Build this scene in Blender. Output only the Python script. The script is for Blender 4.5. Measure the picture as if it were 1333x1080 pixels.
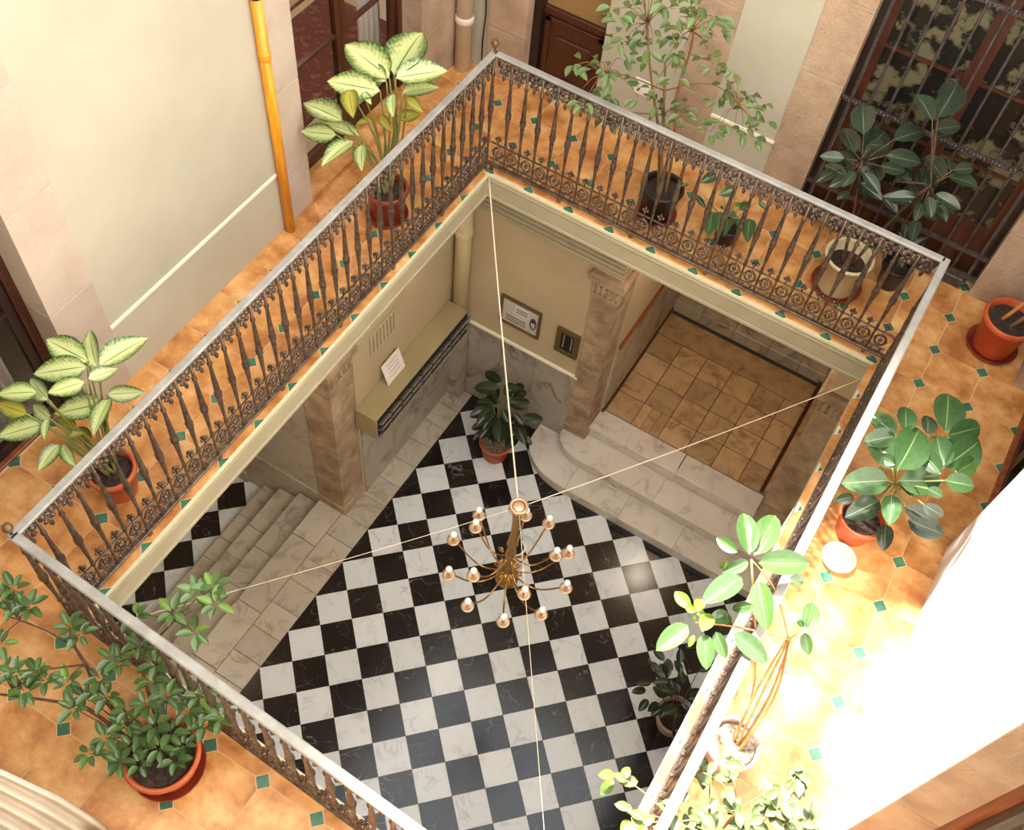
import bpy, bmesh, math, random
from mathutils import Vector, Matrix
random.seed(7)
for o in list(bpy.data.objects): bpy.data.objects.remove(o)
scene = bpy.context.scene
COL = scene.collection
PI = math.pi
# ------------------------------------------------------------------ camera
CAMLOC = Vector((2.7317, -4.9064, 5.3946))
CR = ((0.85211997, 0.5180946, 0.07395634), (0.47095873, -0.69749918, -0.54008589), (-0.2282311, 0.49504836, -0.83835415))
FPX = 1364.94
cam = bpy.data.cameras.new('camera')
cam.sensor_width = 36.0
cam.lens = FPX / 1333.0 * 36.0
cam.clip_start = 0.05
camo = bpy.data.objects.new('camera', cam)
COL.objects.link(camo)
camo.matrix_world = Matrix(((CR[0][0], -CR[1][0], -CR[2][0], CAMLOC.x), (CR[0][1], -CR[1][1], -CR[2][1], CAMLOC.y), (CR[0][2], -CR[1][2], -CR[2][2], CAMLOC.z), (0, 0, 0, 1)))
scene.camera = camo
# ------------------------------------------------------------------ sky, sun, exposure
scene.view_settings.view_transform = 'Standard'
scene.view_settings.look = 'None'
scene.view_settings.gamma = 1.0
scene.view_settings.use_curve_mapping = False
scene.view_settings.exposure = 0.85
world = bpy.data.worlds.new('sky')
scene.world = world
world.use_nodes = True
bg = world.node_tree.nodes['Background']
bg.inputs[0].default_value = (0.90, 0.95, 1.0, 1)
bg.inputs[1].default_value = 2.0
sun = bpy.data.lights.new('sun', 'SUN')
sun.energy = 22.0
sun.angle = math.radians(9)
sun.color = (1.0, 0.98, 0.95)
suno = bpy.data.objects.new('sun', sun)
COL.objects.link(suno)
suno.rotation_euler = Vector((0.60, -0.42, -1.0)).to_track_quat('-Z', 'Y').to_euler()

# ------------------------------------------------------------------ dimensions (metres, gallery floor z = 0)
W, L, LD = 3.065, 4.113, 4.221          # railing rectangle (far side, left side, right side)
OFF = 0.046                             # slab edge inside the railing line
H = -3.728                              # courtyard floor
HT = 6.0                                # wall tops
XL, YB, XR, YF = -0.80, 0.90, 3.87, -5.12
def at(u, v, z):                        # point of the place seen at (u, v) at height z
    a, b = (u - 666.5) / FPX, (v - 540.0) / FPX
    d = Vector((CR[0][0]*a + CR[1][0]*b + CR[2][0], CR[0][1]*a + CR[1][1]*b + CR[2][1], CR[0][2]*a + CR[1][2]*b + CR[2][2]))
    return CAMLOC + d * ((z - CAMLOC.z) / d.z)

# ------------------------------------------------------------------ materials
def rgb(r, g, b):
    f = lambda c: (c/255/12.92) if c/255 <= 0.04045 else ((c/255+0.055)/1.055)**2.4
    return (f(r), f(g), f(b), 1)
def newmat(name, rough=0.6, metal=0.0, spec=0.5):
    m = bpy.data.materials.new(name); m.use_nodes = True
    b = m.node_tree.nodes['Principled BSDF']
    b.inputs['Roughness'].default_value = rough
    b.inputs['Metallic'].default_value = metal
    b.inputs['Specular IOR Level'].default_value = spec
    return m, m.node_tree, b
def plain(name, c, rough=0.6, metal=0.0, spec=0.5):
    m, nt, b = newmat(name, rough, metal, spec)
    b.inputs['Base Color'].default_value = rgb(*c)
    return m
def mottled(name, c1, c2, scale=4.0, rough=0.6, detail=6, bump=0.0, metal=0.0, spec=0.5, rand=0.0, c3=None, lo=0.35, hi=0.68, bscale=None, stretch=None):
    """two (three) colours mixed by noise in object space, offset per object"""
    m, nt, b = newmat(name, rough, metal, spec)
    N = nt.nodes; Lk = nt.links
    tc = N.new('ShaderNodeTexCoord'); oi = N.new('ShaderNodeObjectInfo')
    vm = N.new('ShaderNodeVectorMath'); vm.operation = 'ADD'
    mul = N.new('ShaderNodeMath'); mul.operation = 'MULTIPLY'; mul.inputs[1].default_value = 37.0
    Lk.new(oi.outputs['Random'], mul.inputs[0]); Lk.new(mul.outputs[0], vm.inputs[1])
    src = tc.outputs['Object']
    if stretch:
        mp = N.new('ShaderNodeMapping'); mp.inputs['Scale'].default_value = stretch
        Lk.new(src, mp.inputs['Vector']); src = mp.outputs[0]
    Lk.new(src, vm.inputs[0])
    no = N.new('ShaderNodeTexNoise'); no.inputs['Scale'].default_value = scale; no.inputs['Detail'].default_value = detail
    no.inputs['Roughness'].default_value = 0.62
    Lk.new(vm.outputs[0], no.inputs['Vector'])
    cr = N.new('ShaderNodeValToRGB')
    cr.color_ramp.elements[0].position = lo; cr.color_ramp.elements[0].color = rgb(*c1)
    cr.color_ramp.elements[1].position = hi; cr.color_ramp.elements[1].color = rgb(*c2)
    if c3:
        e = cr.color_ramp.elements.new((lo+hi)/2); e.color = rgb(*c3)
    Lk.new(no.outputs['Fac'], cr.inputs[0])
    out = cr.outputs[0]
    if rand:
        hs = N.new('ShaderNodeHueSaturation'); mr = N.new('ShaderNodeMapRange')
        mr.inputs['To Min'].default_value = 1-rand; mr.inputs['To Max'].default_value = 1+rand
        Lk.new(oi.outputs['Random'], mr.inputs['Value']); Lk.new(mr.outputs[0], hs.inputs['Value']); Lk.new(out, hs.inputs['Color']); out = hs.outputs[0]
    Lk.new(out, b.inputs['Base Color'])
    if bump:
        bp = N.new('ShaderNodeBump'); bp.inputs['Strength'].default_value = bump; bp.inputs['Distance'].default_value = 0.02
        n2 = N.new('ShaderNodeTexNoise'); n2.inputs['Scale'].default_value = bscale or scale*6; n2.inputs['Detail'].default_value = 5
        Lk.new(vm.outputs[0], n2.inputs['Vector']); Lk.new(n2.outputs['Fac'], bp.inputs['Height']); Lk.new(bp.outputs[0], b.inputs['Normal'])
    return m
def marble(name, base, vein, tint, scale=3.0, width=0.06, rough=0.16, rand=0.06, spec=0.5):
    m, nt, b = newmat(name, rough, 0.0, spec)
    N = nt.nodes; Lk = nt.links
    tc = N.new('ShaderNodeTexCoord'); oi = N.new('ShaderNodeObjectInfo')
    mul = N.new('ShaderNodeMath'); mul.operation = 'MULTIPLY'; mul.inputs[1].default_value = 53.0
    vm = N.new('ShaderNodeVectorMath'); vm.operation = 'ADD'
    Lk.new(oi.outputs['Random'], mul.inputs[0]); Lk.new(tc.outputs['Object'], vm.inputs[0]); Lk.new(mul.outputs[0], vm.inputs[1])
    n1 = N.new('ShaderNodeTexNoise'); n1.inputs['Scale'].default_value = scale; n1.inputs['Detail'].default_value = 5; n1.inputs['Distortion'].default_value = 1.2
    Lk.new(vm.outputs[0], n1.inputs['Vector'])
    # thin veins where the noise crosses one half
    s = N.new('ShaderNodeMath'); s.operation = 'SUBTRACT'; s.inputs[1].default_value = 0.5
    ab = N.new('ShaderNodeMath'); ab.operation = 'ABSOLUTE'
    mr = N.new('ShaderNodeMapRange'); mr.inputs['From Max'].default_value = width; mr.inputs['To Min'].default_value = 1; mr.inputs['To Max'].default_value = 0
    Lk.new(n1.outputs['Fac'], s.inputs[0]); Lk.new(s.outputs[0], ab.inputs[0]); Lk.new(ab.outputs[0], mr.inputs['Value'])
    n2 = N.new('ShaderNodeTexNoise'); n2.inputs['Scale'].default_value = scale*1.7; n2.inputs['Detail'].default_value = 4
    Lk.new(vm.outputs[0], n2.inputs['Vector'])
    mm = N.new('ShaderNodeMath'); mm.operation = 'MULTIPLY'; Lk.new(mr.outputs[0], mm.inputs[0])
    c2 = N.new('ShaderNodeMapRange'); c2.inputs['From Min'].default_value = 0.4; c2.inputs['From Max'].default_value = 0.7
    Lk.new(n2.outputs['Fac'], c2.inputs['Value']); Lk.new(c2.outputs[0], mm.inputs[1])
    mx0 = N.new('ShaderNodeMix'); mx0.data_type = 'RGBA'; mx0.inputs['A'].default_value = rgb(*base); mx0.inputs['B'].default_value = rgb(*tint)
    Lk.new(n2.outputs['Fac'], mx0.inputs['Factor'])
    mx = N.new('ShaderNodeMix'); mx.data_type = 'RGBA'; mx.inputs['B'].default_value = rgb(*vein)
    Lk.new(mx0.outputs['Result'], mx.inputs['A']); Lk.new(mm.outputs[0], mx.inputs['Factor'])
    hs = N.new('ShaderNodeHueSaturation'); r2 = N.new('ShaderNodeMapRange'); r2.inputs['To Min'].default_value = 1-rand; r2.inputs['To Max'].default_value = 1+rand
    Lk.new(oi.outputs['Random'], r2.inputs['Value']); Lk.new(r2.outputs[0], hs.inputs['Value']); Lk.new(mx.outputs['Result'], hs.inputs['Color'])
    Lk.new(hs.outputs[0], b.inputs['Base Color'])
    return m
def leafmat(name, centre, edge, midrib, mode='plain', rough=0.3, spec=0.5):
    """uv.x along the leaf, uv.y across it"""
    m, nt, b = newmat(name, rough, 0.0, spec)
    N = nt.nodes; Lk = nt.links
    uv = N.new('ShaderNodeUVMap'); sp = N.new('ShaderNodeSeparateXYZ'); Lk.new(uv.outputs[0], sp.inputs[0])
    def math_(op, a, bb=None, c=None):
        n = N.new('ShaderNodeMath'); n.operation = op
        for i, t in enumerate((a, bb, c)):
            if t is None: continue
            if isinstance(t, (int, float)): n.inputs[i].default_value = t
            else: Lk.new(t, n.inputs[i])
        return n.outputs[0]
    across = math_('ABSOLUTE', math_('MULTIPLY_ADD', sp.outputs[1], 2.0, -1.0))
    oi = N.new('ShaderNodeObjectInfo')
    tc = N.new('ShaderNodeTexCoord')
    vm = N.new('ShaderNodeVectorMath'); vm.operation = 'ADD'; Lk.new(tc.outputs['Object'], vm.inputs[0])
    Lk.new(math_('MULTIPLY', oi.outputs['Random'], 31.0), vm.inputs[1])
    no = N.new('ShaderNodeTexNoise'); no.inputs['Scale'].default_value = 14.0 if mode == 'varieg' else 9.0; no.inputs['Detail'].default_value = 4; Lk.new(vm.outputs[0], no.inputs['Vector'])
    if mode == 'varieg':
        # pale heart with a feathered green margin along the side veins
        ph = math_('SINE', math_('MULTIPLY', math_('SUBTRACT', sp.outputs[0], math_('MULTIPLY', across, 0.16)), 78.0))
        f = math_('ADD', across, math_('MULTIPLY', ph, 0.06))
        f = math_('ADD', f, math_('MULTIPLY', math_('SUBTRACT', no.outputs['Fac'], 0.5), 0.9))
        mr = N.new('ShaderNodeMapRange'); mr.inputs['From Min'].default_value = 0.36; mr.inputs['From Max'].default_value = 0.98
        Lk.new(f, mr.inputs['Value']); fac = mr.outputs[0]
    else:
        fac = no.outputs['Fac']
    mx = N.new('ShaderNodeMix'); mx.data_type = 'RGBA'; mx.inputs['A'].default_value = rgb(*centre); mx.inputs['B'].default_value = rgb(*edge); Lk.new(fac, mx.inputs['Factor'])
    mr2 = N.new('ShaderNodeMapRange'); mr2.inputs['From Min'].default_value = 0.015; mr2.inputs['From Max'].default_value = 0.055; mr2.inputs['To Min'].default_value = 1; mr2.inputs['To Max'].default_value = 0
    Lk.new(across, mr2.inputs['Value'])
    mx2 = N.new('ShaderNodeMix'); mx2.data_type = 'RGBA'; Lk.new(mx.outputs['Result'], mx2.inputs['A']); mx2.inputs['B'].default_value = rgb(*midrib); Lk.new(mr2.outputs[0], mx2.inputs['Factor'])
    hs = N.new('ShaderNodeHueSaturation'); r2 = N.new('ShaderNodeMapRange'); r2.inputs['To Min'].default_value = 0.8; r2.inputs['To Max'].default_value = 1.2
    Lk.new(oi.outputs['Random'], r2.inputs['Value']); Lk.new(r2.outputs[0], hs.inputs['Value']); Lk.new(mx2.outputs['Result'], hs.inputs['Color'])
    Lk.new(hs.outputs[0], b.inputs['Base Color'])
    return m
def glassmat(name, tint=(0.8, 0.85, 0.85), alpha=0.25, rough=0.05):
    m, nt, b = newmat(name, rough, 0.0, 0.6)
    b.inputs['Base Color'].default_value = (*tint, 1)
    b.inputs['Alpha'].default_value = alpha
    return m

M = dict(
    plaster=mottled('cream_plaster', (174, 166, 146), (186, 178, 158), 1.3, 0.85, bump=0.05, bscale=30),
    plaster_white=mottled('white_plaster', (216, 212, 205), (226, 223, 217), 1.2, 0.85, bump=0.05, bscale=30),
    plaster_low=mottled('beige_plaster', (186, 166, 132), (198, 179, 146), 1.5, 0.8, bump=0.06, bscale=25),
    dado=plain('dado_paint', (244, 234, 208), 0.8),
    stone_pink=mottled('pink_sandstone', (180, 160, 142), (194, 176, 160), 3.0, 0.85, bump=0.25, rand=0.04, bscale=60),
    stone=mottled('brown_sandstone', (158, 131, 106), (190, 162, 136), 4.0, 0.88, bump=0.4, rand=0.07, bscale=50),
    stone_low=mottled('worn_sandstone', (142, 116, 90), (196, 168, 136), 5.0, 0.85, bump=0.5, rand=0.06, bscale=40),
    grout=plain('grout', (226, 190, 144), 0.9),
    grout_low=plain('floor_grout', (72, 62, 54), 0.8),
    terra=mottled('glazed_clay_tile', (170, 106, 54), (228, 178, 118), 5.5, 0.34, bump=0.04, rand=0.06, c3=(208, 146, 84)),
    green=mottled('green_glaze', (52, 98, 76), (82, 126, 100), 9.0, 0.25, rand=0.12),
    white_m=marble('white_marble', (226, 229, 230), (186, 186, 184), (213, 214, 213), 3.2, 0.04),
    black_m=marble('black_marble', (20, 17, 17), (140, 132, 124), (44, 37, 34), 3.0, 0.007, rand=0.25),
    warm_m=marble('veined_warm_marble', (194, 183, 165), (142, 124, 104), (174, 162, 142), 3.0, 0.06, 0.28, 0.08),
    grey_m=marble('grey_marble', (158, 146, 132), (110, 98, 86), (182, 170, 156), 2.0, 0.08, 0.25, 0.06),
    step_m=marble('step_marble', (220, 212, 200), (176, 158, 142), (204, 192, 178), 2.4, 0.05, 0.25, 0.04),
    amber_m=marble('amber_marble', (202, 168, 126), (136, 100, 66), (178, 142, 102), 3.4, 0.09, 0.28, 0.16),
    fascia=mottled('fascia_paint', (160, 148, 120), (174, 162, 134), 2.0, 0.7, bump=0.05),
    fascia_hi=plain('fascia_highlight', (214, 204, 166), 0.6),  # highlight along the lip put into a lighter colour than the band
    iron=mottled('cast_iron', (76, 62, 52), (128, 108, 94), 30.0, 0.34, metal=0.55, spec=0.5),
    rail=mottled('painted_rail', (136, 131, 124), (160, 156, 149), 10.0, 0.4, spec=0.5),
    grille=mottled('dark_iron_grille', (58, 48, 46), (92, 80, 78), 30.0, 0.5, metal=0.3),
    wood=mottled('dark_wood', (56, 26, 14), (84, 42, 24), 6.0, 0.35, stretch=(6, 6, 0.6)),
    wood_red=mottled('red_brown_wood', (110, 54, 28), (150, 82, 46), 6.0, 0.35, stretch=(6, 6, 0.6)),
    wood_black=mottled('black_wood', (24, 15, 12), (44, 28, 22), 6.0, 0.4, stretch=(6, 6, 0.6)),
    brass=plain('brass', (196, 152, 88), 0.25, 0.9),
    brass_pale=plain('pale_brass', (206, 172, 138), 0.35, 0.6),
    bulb=plain('frosted_bulb', (250, 248, 244), 0.3),
    crystal=plain('crystal', (214, 214, 214), 0.05, 0.3),
    wire=plain('cord', (226, 206, 176), 0.7),
    yellow=mottled('yellow_paint', (206, 128, 16), (236, 164, 44), 9.0, 0.4, stretch=(4, 4, 0.5)),
    pipe=mottled('pipe_paint', (216, 200, 178), (228, 214, 194), 3.0, 0.6),
    pipe_low=mottled('pipe_paint_low', (200, 182, 140), (212, 194, 154), 3.0, 0.6),
    hole_shade=plain('drill_hole_shade', (104, 78, 56), 0.9),
    pot=mottled('terracotta', (176, 82, 44), (198, 104, 60), 6.0, 0.6, bump=0.08),
    pot_red=mottled('orange_plastic_pot', (188, 78, 40), (204, 96, 54), 5.0, 0.4),
    pot_dark=mottled('oxblood_pot', (120, 44, 28), (150, 62, 40), 5.0, 0.4),
    pot_cream=mottled('cream_ceramic', (206, 188, 146), (222, 206, 168), 5.0, 0.4),
    pot_black=plain('black_plastic', (32, 26, 24), 0.4),
    pot_grey=mottled('weathered_pot', (168, 140, 122), (196, 168, 150), 8.0, 0.8),
    soil=mottled('soil', (38, 26, 20), (78, 60, 46), 40.0, 0.95, bump=0.8, bscale=90),
    soil_grey=mottled('pebbly_soil', (90, 72, 56), (168, 150, 132), 45.0, 0.9, bump=0.8, bscale=70),
    saucer=plain('clear_saucer', (232, 222, 206), 0.25),
    bark=mottled('bark', (112, 78, 46), (150, 110, 70), 14.0, 0.8, stretch=(4, 4, 0.6)),
    bark_dark=mottled('dark_bark', (70, 46, 34), (104, 74, 54), 14.0, 0.8),
    cane=mottled('bamboo_stick', (196, 130, 64), (214, 152, 84), 12.0, 0.5),
    stem_green=plain('green_stem', (126, 128, 70), 0.5),
    stem_orange=mottled('tan_stem', (176, 122, 66), (206, 156, 96), 20.0, 0.6),
    leaf_dieff=leafmat('dieffenbachia_leaf', (196, 203, 136), (48, 84, 26), (80, 106, 44), 'varieg', 0.35),
    leaf_dieff_y=leafmat('yellowing_dieffenbachia_leaf', (160, 150, 54), (78, 92, 20), (74, 80, 26), 'varieg', 0.4),
    leaf_rub=leafmat('rubber_leaf', (44, 68, 38), (70, 98, 56), (122, 146, 86), 'plain', 0.18),
    leaf_rub_dark=leafmat('dark_rubber_leaf', (40, 50, 38), (62, 74, 56), (116, 124, 94), 'plain', 0.15),
    leaf_rub_light=leafmat('light_rubber_leaf', (46, 70, 32), (66, 92, 46), (100, 120, 70), 'plain', 0.22),
    leaf_fresh=leafmat('fresh_leaf', (78, 106, 30), (100, 130, 46), (130, 150, 78), 'plain', 0.3),
    leaf_ficus=leafmat('ficus_leaf', (70, 90, 42), (104, 122, 64), (140, 150, 94), 'plain', 0.35),
    leaf_bush=leafmat('bush_leaf', (58, 82, 42), (92, 118, 62), (132, 150, 92), 'plain', 0.22),
    leaf_pale=leafmat('pale_ficus_leaf', (66, 84, 42), (94, 108, 62), (120, 132, 86), 'plain', 0.4),
    leaf_low=leafmat('dark_leaf', (30, 38, 24), (46, 56, 34), (84, 92, 60), 'plain', 0.25),  # dark green leaf of the courtyard plants and the black pot
    curtain=mottled('white_curtain', (226, 222, 214), (238, 234, 228), 3.0, 0.9),
    cloth=mottled('cream_cloth', (206, 194, 176), (218, 208, 192), 3.0, 0.95, bump=0.05),
    rug=mottled('red_rug', (116, 48, 36), (160, 92, 68), 14.0, 0.95, bump=0.2, c3=(96, 50, 42), rand=0.0),
    room_floor=mottled('room_floor', (190, 168, 132), (206, 186, 152), 2.0, 0.5),
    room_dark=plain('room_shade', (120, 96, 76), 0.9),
    glass=glassmat('door_glass', (0.03, 0.03, 0.03), 0.12),
    amber_glass=plain('amber_pane', (150, 118, 74), 0.3),
    old_glass=mottled('patterned_glass', (24, 22, 18), (104, 98, 74), 7.0, 0.25, lo=0.5, hi=0.58),
    bracket=plain('black_metal', (40, 34, 32), 0.5, 0.4),
    mailbox=mottled('mailbox_paint', (156, 137, 98), (170, 151, 110), 2.0, 0.5),
    flap=plain('steel_flap', (176, 164, 150), 0.3, 0.5),
    slot_dark=plain('slot_shade', (30, 22, 18), 0.8),  # near-black sheet colour standing in for shade behind flaps and slats
    paper=mottled('paper', (228, 220, 210), (240, 234, 226), 6.0, 0.8),
    frame_b=plain('bronze_frame', (112, 88, 52), 0.4, 0.4),
    plaque=mottled('plaque', (196, 184, 176), (214, 204, 196), 6.0, 0.4),
    ink=plain('dark_ink', (70, 58, 52), 0.7),
)

# ------------------------------------------------------------------ mesh helpers
class MB:
    def __init__(s): s.v = []; s.f = []; s.uv = None
    def add(s, vs, fs):
        k = len(s.v); s.v += [tuple(p) for p in vs]; s.f += [tuple(i+k for i in f) for f in fs]; return s
    def box(s, x0, x1, y0, y1, z0, z1):
        return s.add([(x0,y0,z0),(x1,y0,z0),(x1,y1,z0),(x0,y1,z0),(x0,y0,z1),(x1,y0,z1),(x1,y1,z1),(x0,y1,z1)],
                     [(0,3,2,1),(4,5,6,7),(0,1,5,4),(1,2,6,5),(2,3,7,6),(3,0,4,7)])
    def cbox(s, x0, x1, y0, y1, z0, z1, c=0.006):
        """box with a chamfer round the top and bottom edges and the sides"""
        def ring(d, z): return [(x0+d,y0+d,z),(x1-d,y0+d,z),(x1-d,y1-d,z),(x0+d,y1-d,z)]
        return s.add(ring(c,z0)+ring(0,z0+c)+ring(0,z1-c)+ring(c,z1), [(3,2,1,0),(12,13,14,15)]+[(a*4+i, a*4+(i+1)%4, a*4+4+(i+1)%4, a*4+4+i) for a in range(3) for i in range(4)])
    def prism(s, poly, z0, z1):
        n = len(poly)
        return s.add([(x,y,z0) for x,y in poly]+[(x,y,z1) for x,y in poly], [tuple(range(n-1,-1,-1)), tuple(range(n,2*n))]+[(i,(i+1)%n,n+(i+1)%n,n+i) for i in range(n)])
    def lathe(s, prof, seg=12, c=(0,0,0), cap=True):
        vs = []; fs = []
        for r, z in prof:
            for k in range(seg):
                a = 2*PI*k/seg; vs.append((c[0]+r*math.cos(a), c[1]+r*math.sin(a), c[2]+z))
        for i in range(len(prof)-1):
            for k in range(seg):
                fs.append((i*seg+k, i*seg+(k+1)%seg, (i+1)*seg+(k+1)%seg, (i+1)*seg+k))
        if cap:
            fs.append(tuple(range(seg-1,-1,-1))); n = (len(prof)-1)*seg; fs.append(tuple(range(n, n+seg)))
        return s.add(vs, fs)
    def tube(s, pts, r, seg=6, closed=False):
        pts = [Vector(p) for p in pts]; n = len(pts)
        rr = r if isinstance(r, (list, tuple)) else [r]*n
        vs = []; fs = []; prev = None
        for i, p in enumerate(pts):
            if closed: t = pts[(i+1)%n]-pts[i-1]
            else: t = pts[min(i+1,n-1)]-pts[max(i-1,0)]
            if t.length < 1e-9: t = Vector((0,0,1))
            t.normalize()
            if prev is None:
                u = t.cross(Vector((0,0,1)))
                if u.length < 0.05: u = t.cross(Vector((0,1,0)))
            else: u = prev - t*prev.dot(t)
            u.normalize(); prev = u; w = t.cross(u)
            for k in range(seg):
                a = 2*PI*k/seg; vs.append(p+u*(math.cos(a)*rr[i])+w*(math.sin(a)*rr[i]))
        m = n if closed else n-1
        for i in range(m):
            for k in range(seg):
                j = (i+1) % n
                fs.append((i*seg+k, i*seg+(k+1)%seg, j*seg+(k+1)%seg, j*seg+k))
        if not closed: fs += [tuple(range(seg-1,-1,-1)), tuple(range((n-1)*seg, n*seg))]
        return s.add(vs, fs)
    def ball(s, c, r, seg=8, rings=5, sz=1.0):
        prof = [(max(1e-4, r*math.sin(PI*i/rings)), -r*sz*math.cos(PI*i/rings)) for i in range(rings+1)]
        return s.lathe(prof, seg, c, cap=False)
    def mesh(s, name, mat=None, smooth=False):
        me = bpy.data.meshes.new(name); me.from_pydata(s.v, [], s.f)
        if mat: me.materials.append(M[mat] if isinstance(mat, str) else mat)
        if smooth: me.polygons.foreach_set('use_smooth', [True]*len(me.polygons))
        me.update(); return me
    def build(s, name, mat=None, parent=None, smooth=False, loc=(0,0,0)):
        return link(name, s.mesh(name, mat, smooth), parent, loc)
def link(name, me, parent=None, loc=(0,0,0), rot=None, scale=None):
    o = bpy.data.objects.new(name, me); COL.objects.link(o); o.location = loc
    if rot: o.rotation_euler = rot
    if scale: o.scale = scale
    if parent is not None: o.parent = parent
    return o
def tag(o, label=None, cat=None, group=None, kind=None):
    if label: o['label'] = label
    if cat: o['category'] = cat
    if group: o['group'] = group
    if kind: o['kind'] = kind
    return o
def thing(name, label, cat, loc=(0,0,0), group=None, kind=None):
    o = bpy.data.objects.new(name, None); COL.objects.link(o); o.location = loc; o.empty_display_size = 0.1
    return tag(o, label, cat, group, kind)
def struct(name, mb, mat, label, cat, loc=(0,0,0)):
    return tag(mb.build(name, mat, None, False, loc), label, cat, None, 'structure')
def clip(poly, a, b, c):
    """keep the part of a convex polygon where a x + b y + c >= 0"""
    out = []
    for i in range(len(poly)):
        p, q = poly[i], poly[(i+1) % len(poly)]
        dp, dq = a*p[0]+b*p[1]+c, a*q[0]+b*q[1]+c
        if dp >= 0: out.append(p)
        if (dp < 0) != (dq < 0):
            t = dp/(dp-dq); out.append((p[0]+(q[0]-p[0])*t, p[1]+(q[1]-p[1])*t))
    return out
def area(poly): return abs(sum(poly[i][0]*poly[(i+1)%len(poly)][1]-poly[(i+1)%len(poly)][0]*poly[i][1] for i in range(len(poly))))/2
# ================================================================== GALLERY FLOOR
HX0, HX1, HY1 = OFF, W-OFF, -OFF
HYA, HYD = -L+OFF, -LD+OFF
def near_line(x): return HYA + (HYD-HYA)*(x-HX0)/(HX1-HX0)
mb = MB()
mb.box(-1.0, HX0, -5.3, 1.05, -0.20, -0.003)
mb.box(HX1, 4.1, -5.3, 1.05, -0.20, -0.003)
mb.box(HX0, HX1, HY1, 1.05, -0.20, -0.003)
mb.prism([(HX0,-5.3),(HX1,-5.3),(HX1,HYD),(HX0,HYA)], -0.20, -0.003)
gal = struct('floor_gallery', mb, 'grout', 'gallery floor of orange octagonal tiles with small green inserts', 'floor')
PX, PY, GX0, GY0 = 0.329, 0.3245, 3.66, 0.623
dotr = 0.045
def octagon(cx, cy, g=0.0025):
    hx, hy, d = PX/2-g, PY/2-g, dotr+g*0.4
    return [(cx-hx+d,cy-hy),(cx+hx-d,cy-hy),(cx+hx,cy-hy+d),(cx+hx,cy+hy-d),(cx+hx-d,cy+hy),(cx-hx+d,cy+hy),(cx-hx,cy+hy-d),(cx-hx,cy-hy+d)]
oct_me = MB().prism(octagon(0,0), -0.012, 0.0).mesh('octagon_tile', 'terra')
dd = dotr-0.003
dot_me = MB().prism([(dd,0),(0,dd),(-dd,0),(0,-dd)], -0.012, 0.0005).mesh('green_insert', 'green')
nx, ny = (HYD-HYA), -(HX1-HX0)          # inward normal of the near edge, pointing to the near gallery
nc = -(nx*HX0 + ny*HYA)
def gallery_piece(poly, cx, cy, me, mat, name, z):
    """split a tile at the opening and the walls; whole tiles share their mesh"""
    x0, x1 = min(p[0] for p in poly), max(p[0] for p in poly)
    y0, y1 = min(p[1] for p in poly), max(p[1] for p in poly)
    if x1 < -0.99 or x0 > 4.09 or y1 < YF or y0 > YB+0.02: return
    full = area(poly)
    q = poly
    e = 0.004
    if HX0-0.1 < cx < HX1+0.1 and HYD-0.5 < cy < HY1+0.1:
        if cx <= HX0+0.09 and x1 > HX0 and cy < HY1: q = clip(q, -1, 0, HX0-e) if cy > HYA-0.1 else q
        elif cx >= HX1-0.09 and x0 < HX1 and cy < HY1: q = clip(q, 1, 0, -(HX1+e)) if cy > HYD-0.1 else q
        elif cy >= HY1-0.09: q = clip(q, 0, 1, -(HY1+e))
        elif cy < -3.8: q = clip(q, nx, ny, nc)
        else: return
    if len(q) < 3 or area(q) < 0.00015: return
    if area(q) > full*0.999:
        link(name, me, gal, (cx, cy, 0)); return
    MB().prism([(p[0]-cx, p[1]-cy) for p in q], -0.012, z).build(name, mat, gal, False, (cx, cy, 0))
for i in range(-14, 4):
    for j in range(-3, 20):
        vx, vy = GX0+i*PX, GY0-j*PY
        gallery_piece([(vx+dd,vy),(vx,vy+dd),(vx-dd,vy),(vx,vy-dd)], vx, vy, dot_me, 'green', 'green_insert', 0.0005)
        cx, cy = vx+PX/2, vy+PY/2
        gallery_piece(octagon(cx, cy), cx, cy, oct_me, 'terra', 'octagon_tile', 0.0)
# slab edge mouldings
def fascia(n, p, q, label):
    """profile swept along the slab edge p -> q, opening side on the left hand"""
    p, q = Vector((*p, 0)), Vector((*q, 0)); d = (q-p).normalized(); nrm = Vector((-d.y, d.x, 0))
    t = thing('trim_%d' % n, label, 'moulding', p, None, 'structure')
    def strip(name, prof, mat):
        k = len(prof); vs = []
        for (s, e) in ((p, -1), (q, 1)):
            for (o_, z) in prof: vs.append(s-p + nrm*o_ + d*(o_*(-e)) + Vector((0,0,z)))
        fs = [(i, (i+1) % k, k+(i+1) % k, k+i) for i in range(k)] + [tuple(range(k-1,-1,-1)), tuple(range(k, 2*k))]
        MB().add(vs, fs).build(name, mat, t)
    strip('lip', [(-0.004,-0.001),(0.012,-0.001),(0.012,-0.02),(-0.004,-0.02)], 'fascia_hi')
    strip('ovolo', [(-0.006,-0.02),(0.006,-0.02),(0.006,-0.042),(0.010,-0.046),(0.012,-0.06),(0.004,-0.074),(-0.006,-0.074)], 'fascia')
    strip('band', [(-0.04,-0.074),(0.005,-0.074),(0.005,-0.196),(0.011,-0.2),(0.011,-0.222),(-0.04,-0.222)], 'fascia')
fascia(1, (HX0, HY1), (HX0, HYA), 'painted moulding along the slab edge on the left of the opening')
fascia(2, (HX1, HY1), (HX0, HY1), 'painted moulding along the far slab edge above the entrance steps')
fascia(3, (HX1, HYD), (HX1, HY1), 'painted moulding along the slab edge on the right of the opening')
fascia(4, (HX0, HYA), (HX1, HYD), 'painted moulding along the near slab edge of the opening')
mb = MB()
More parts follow.
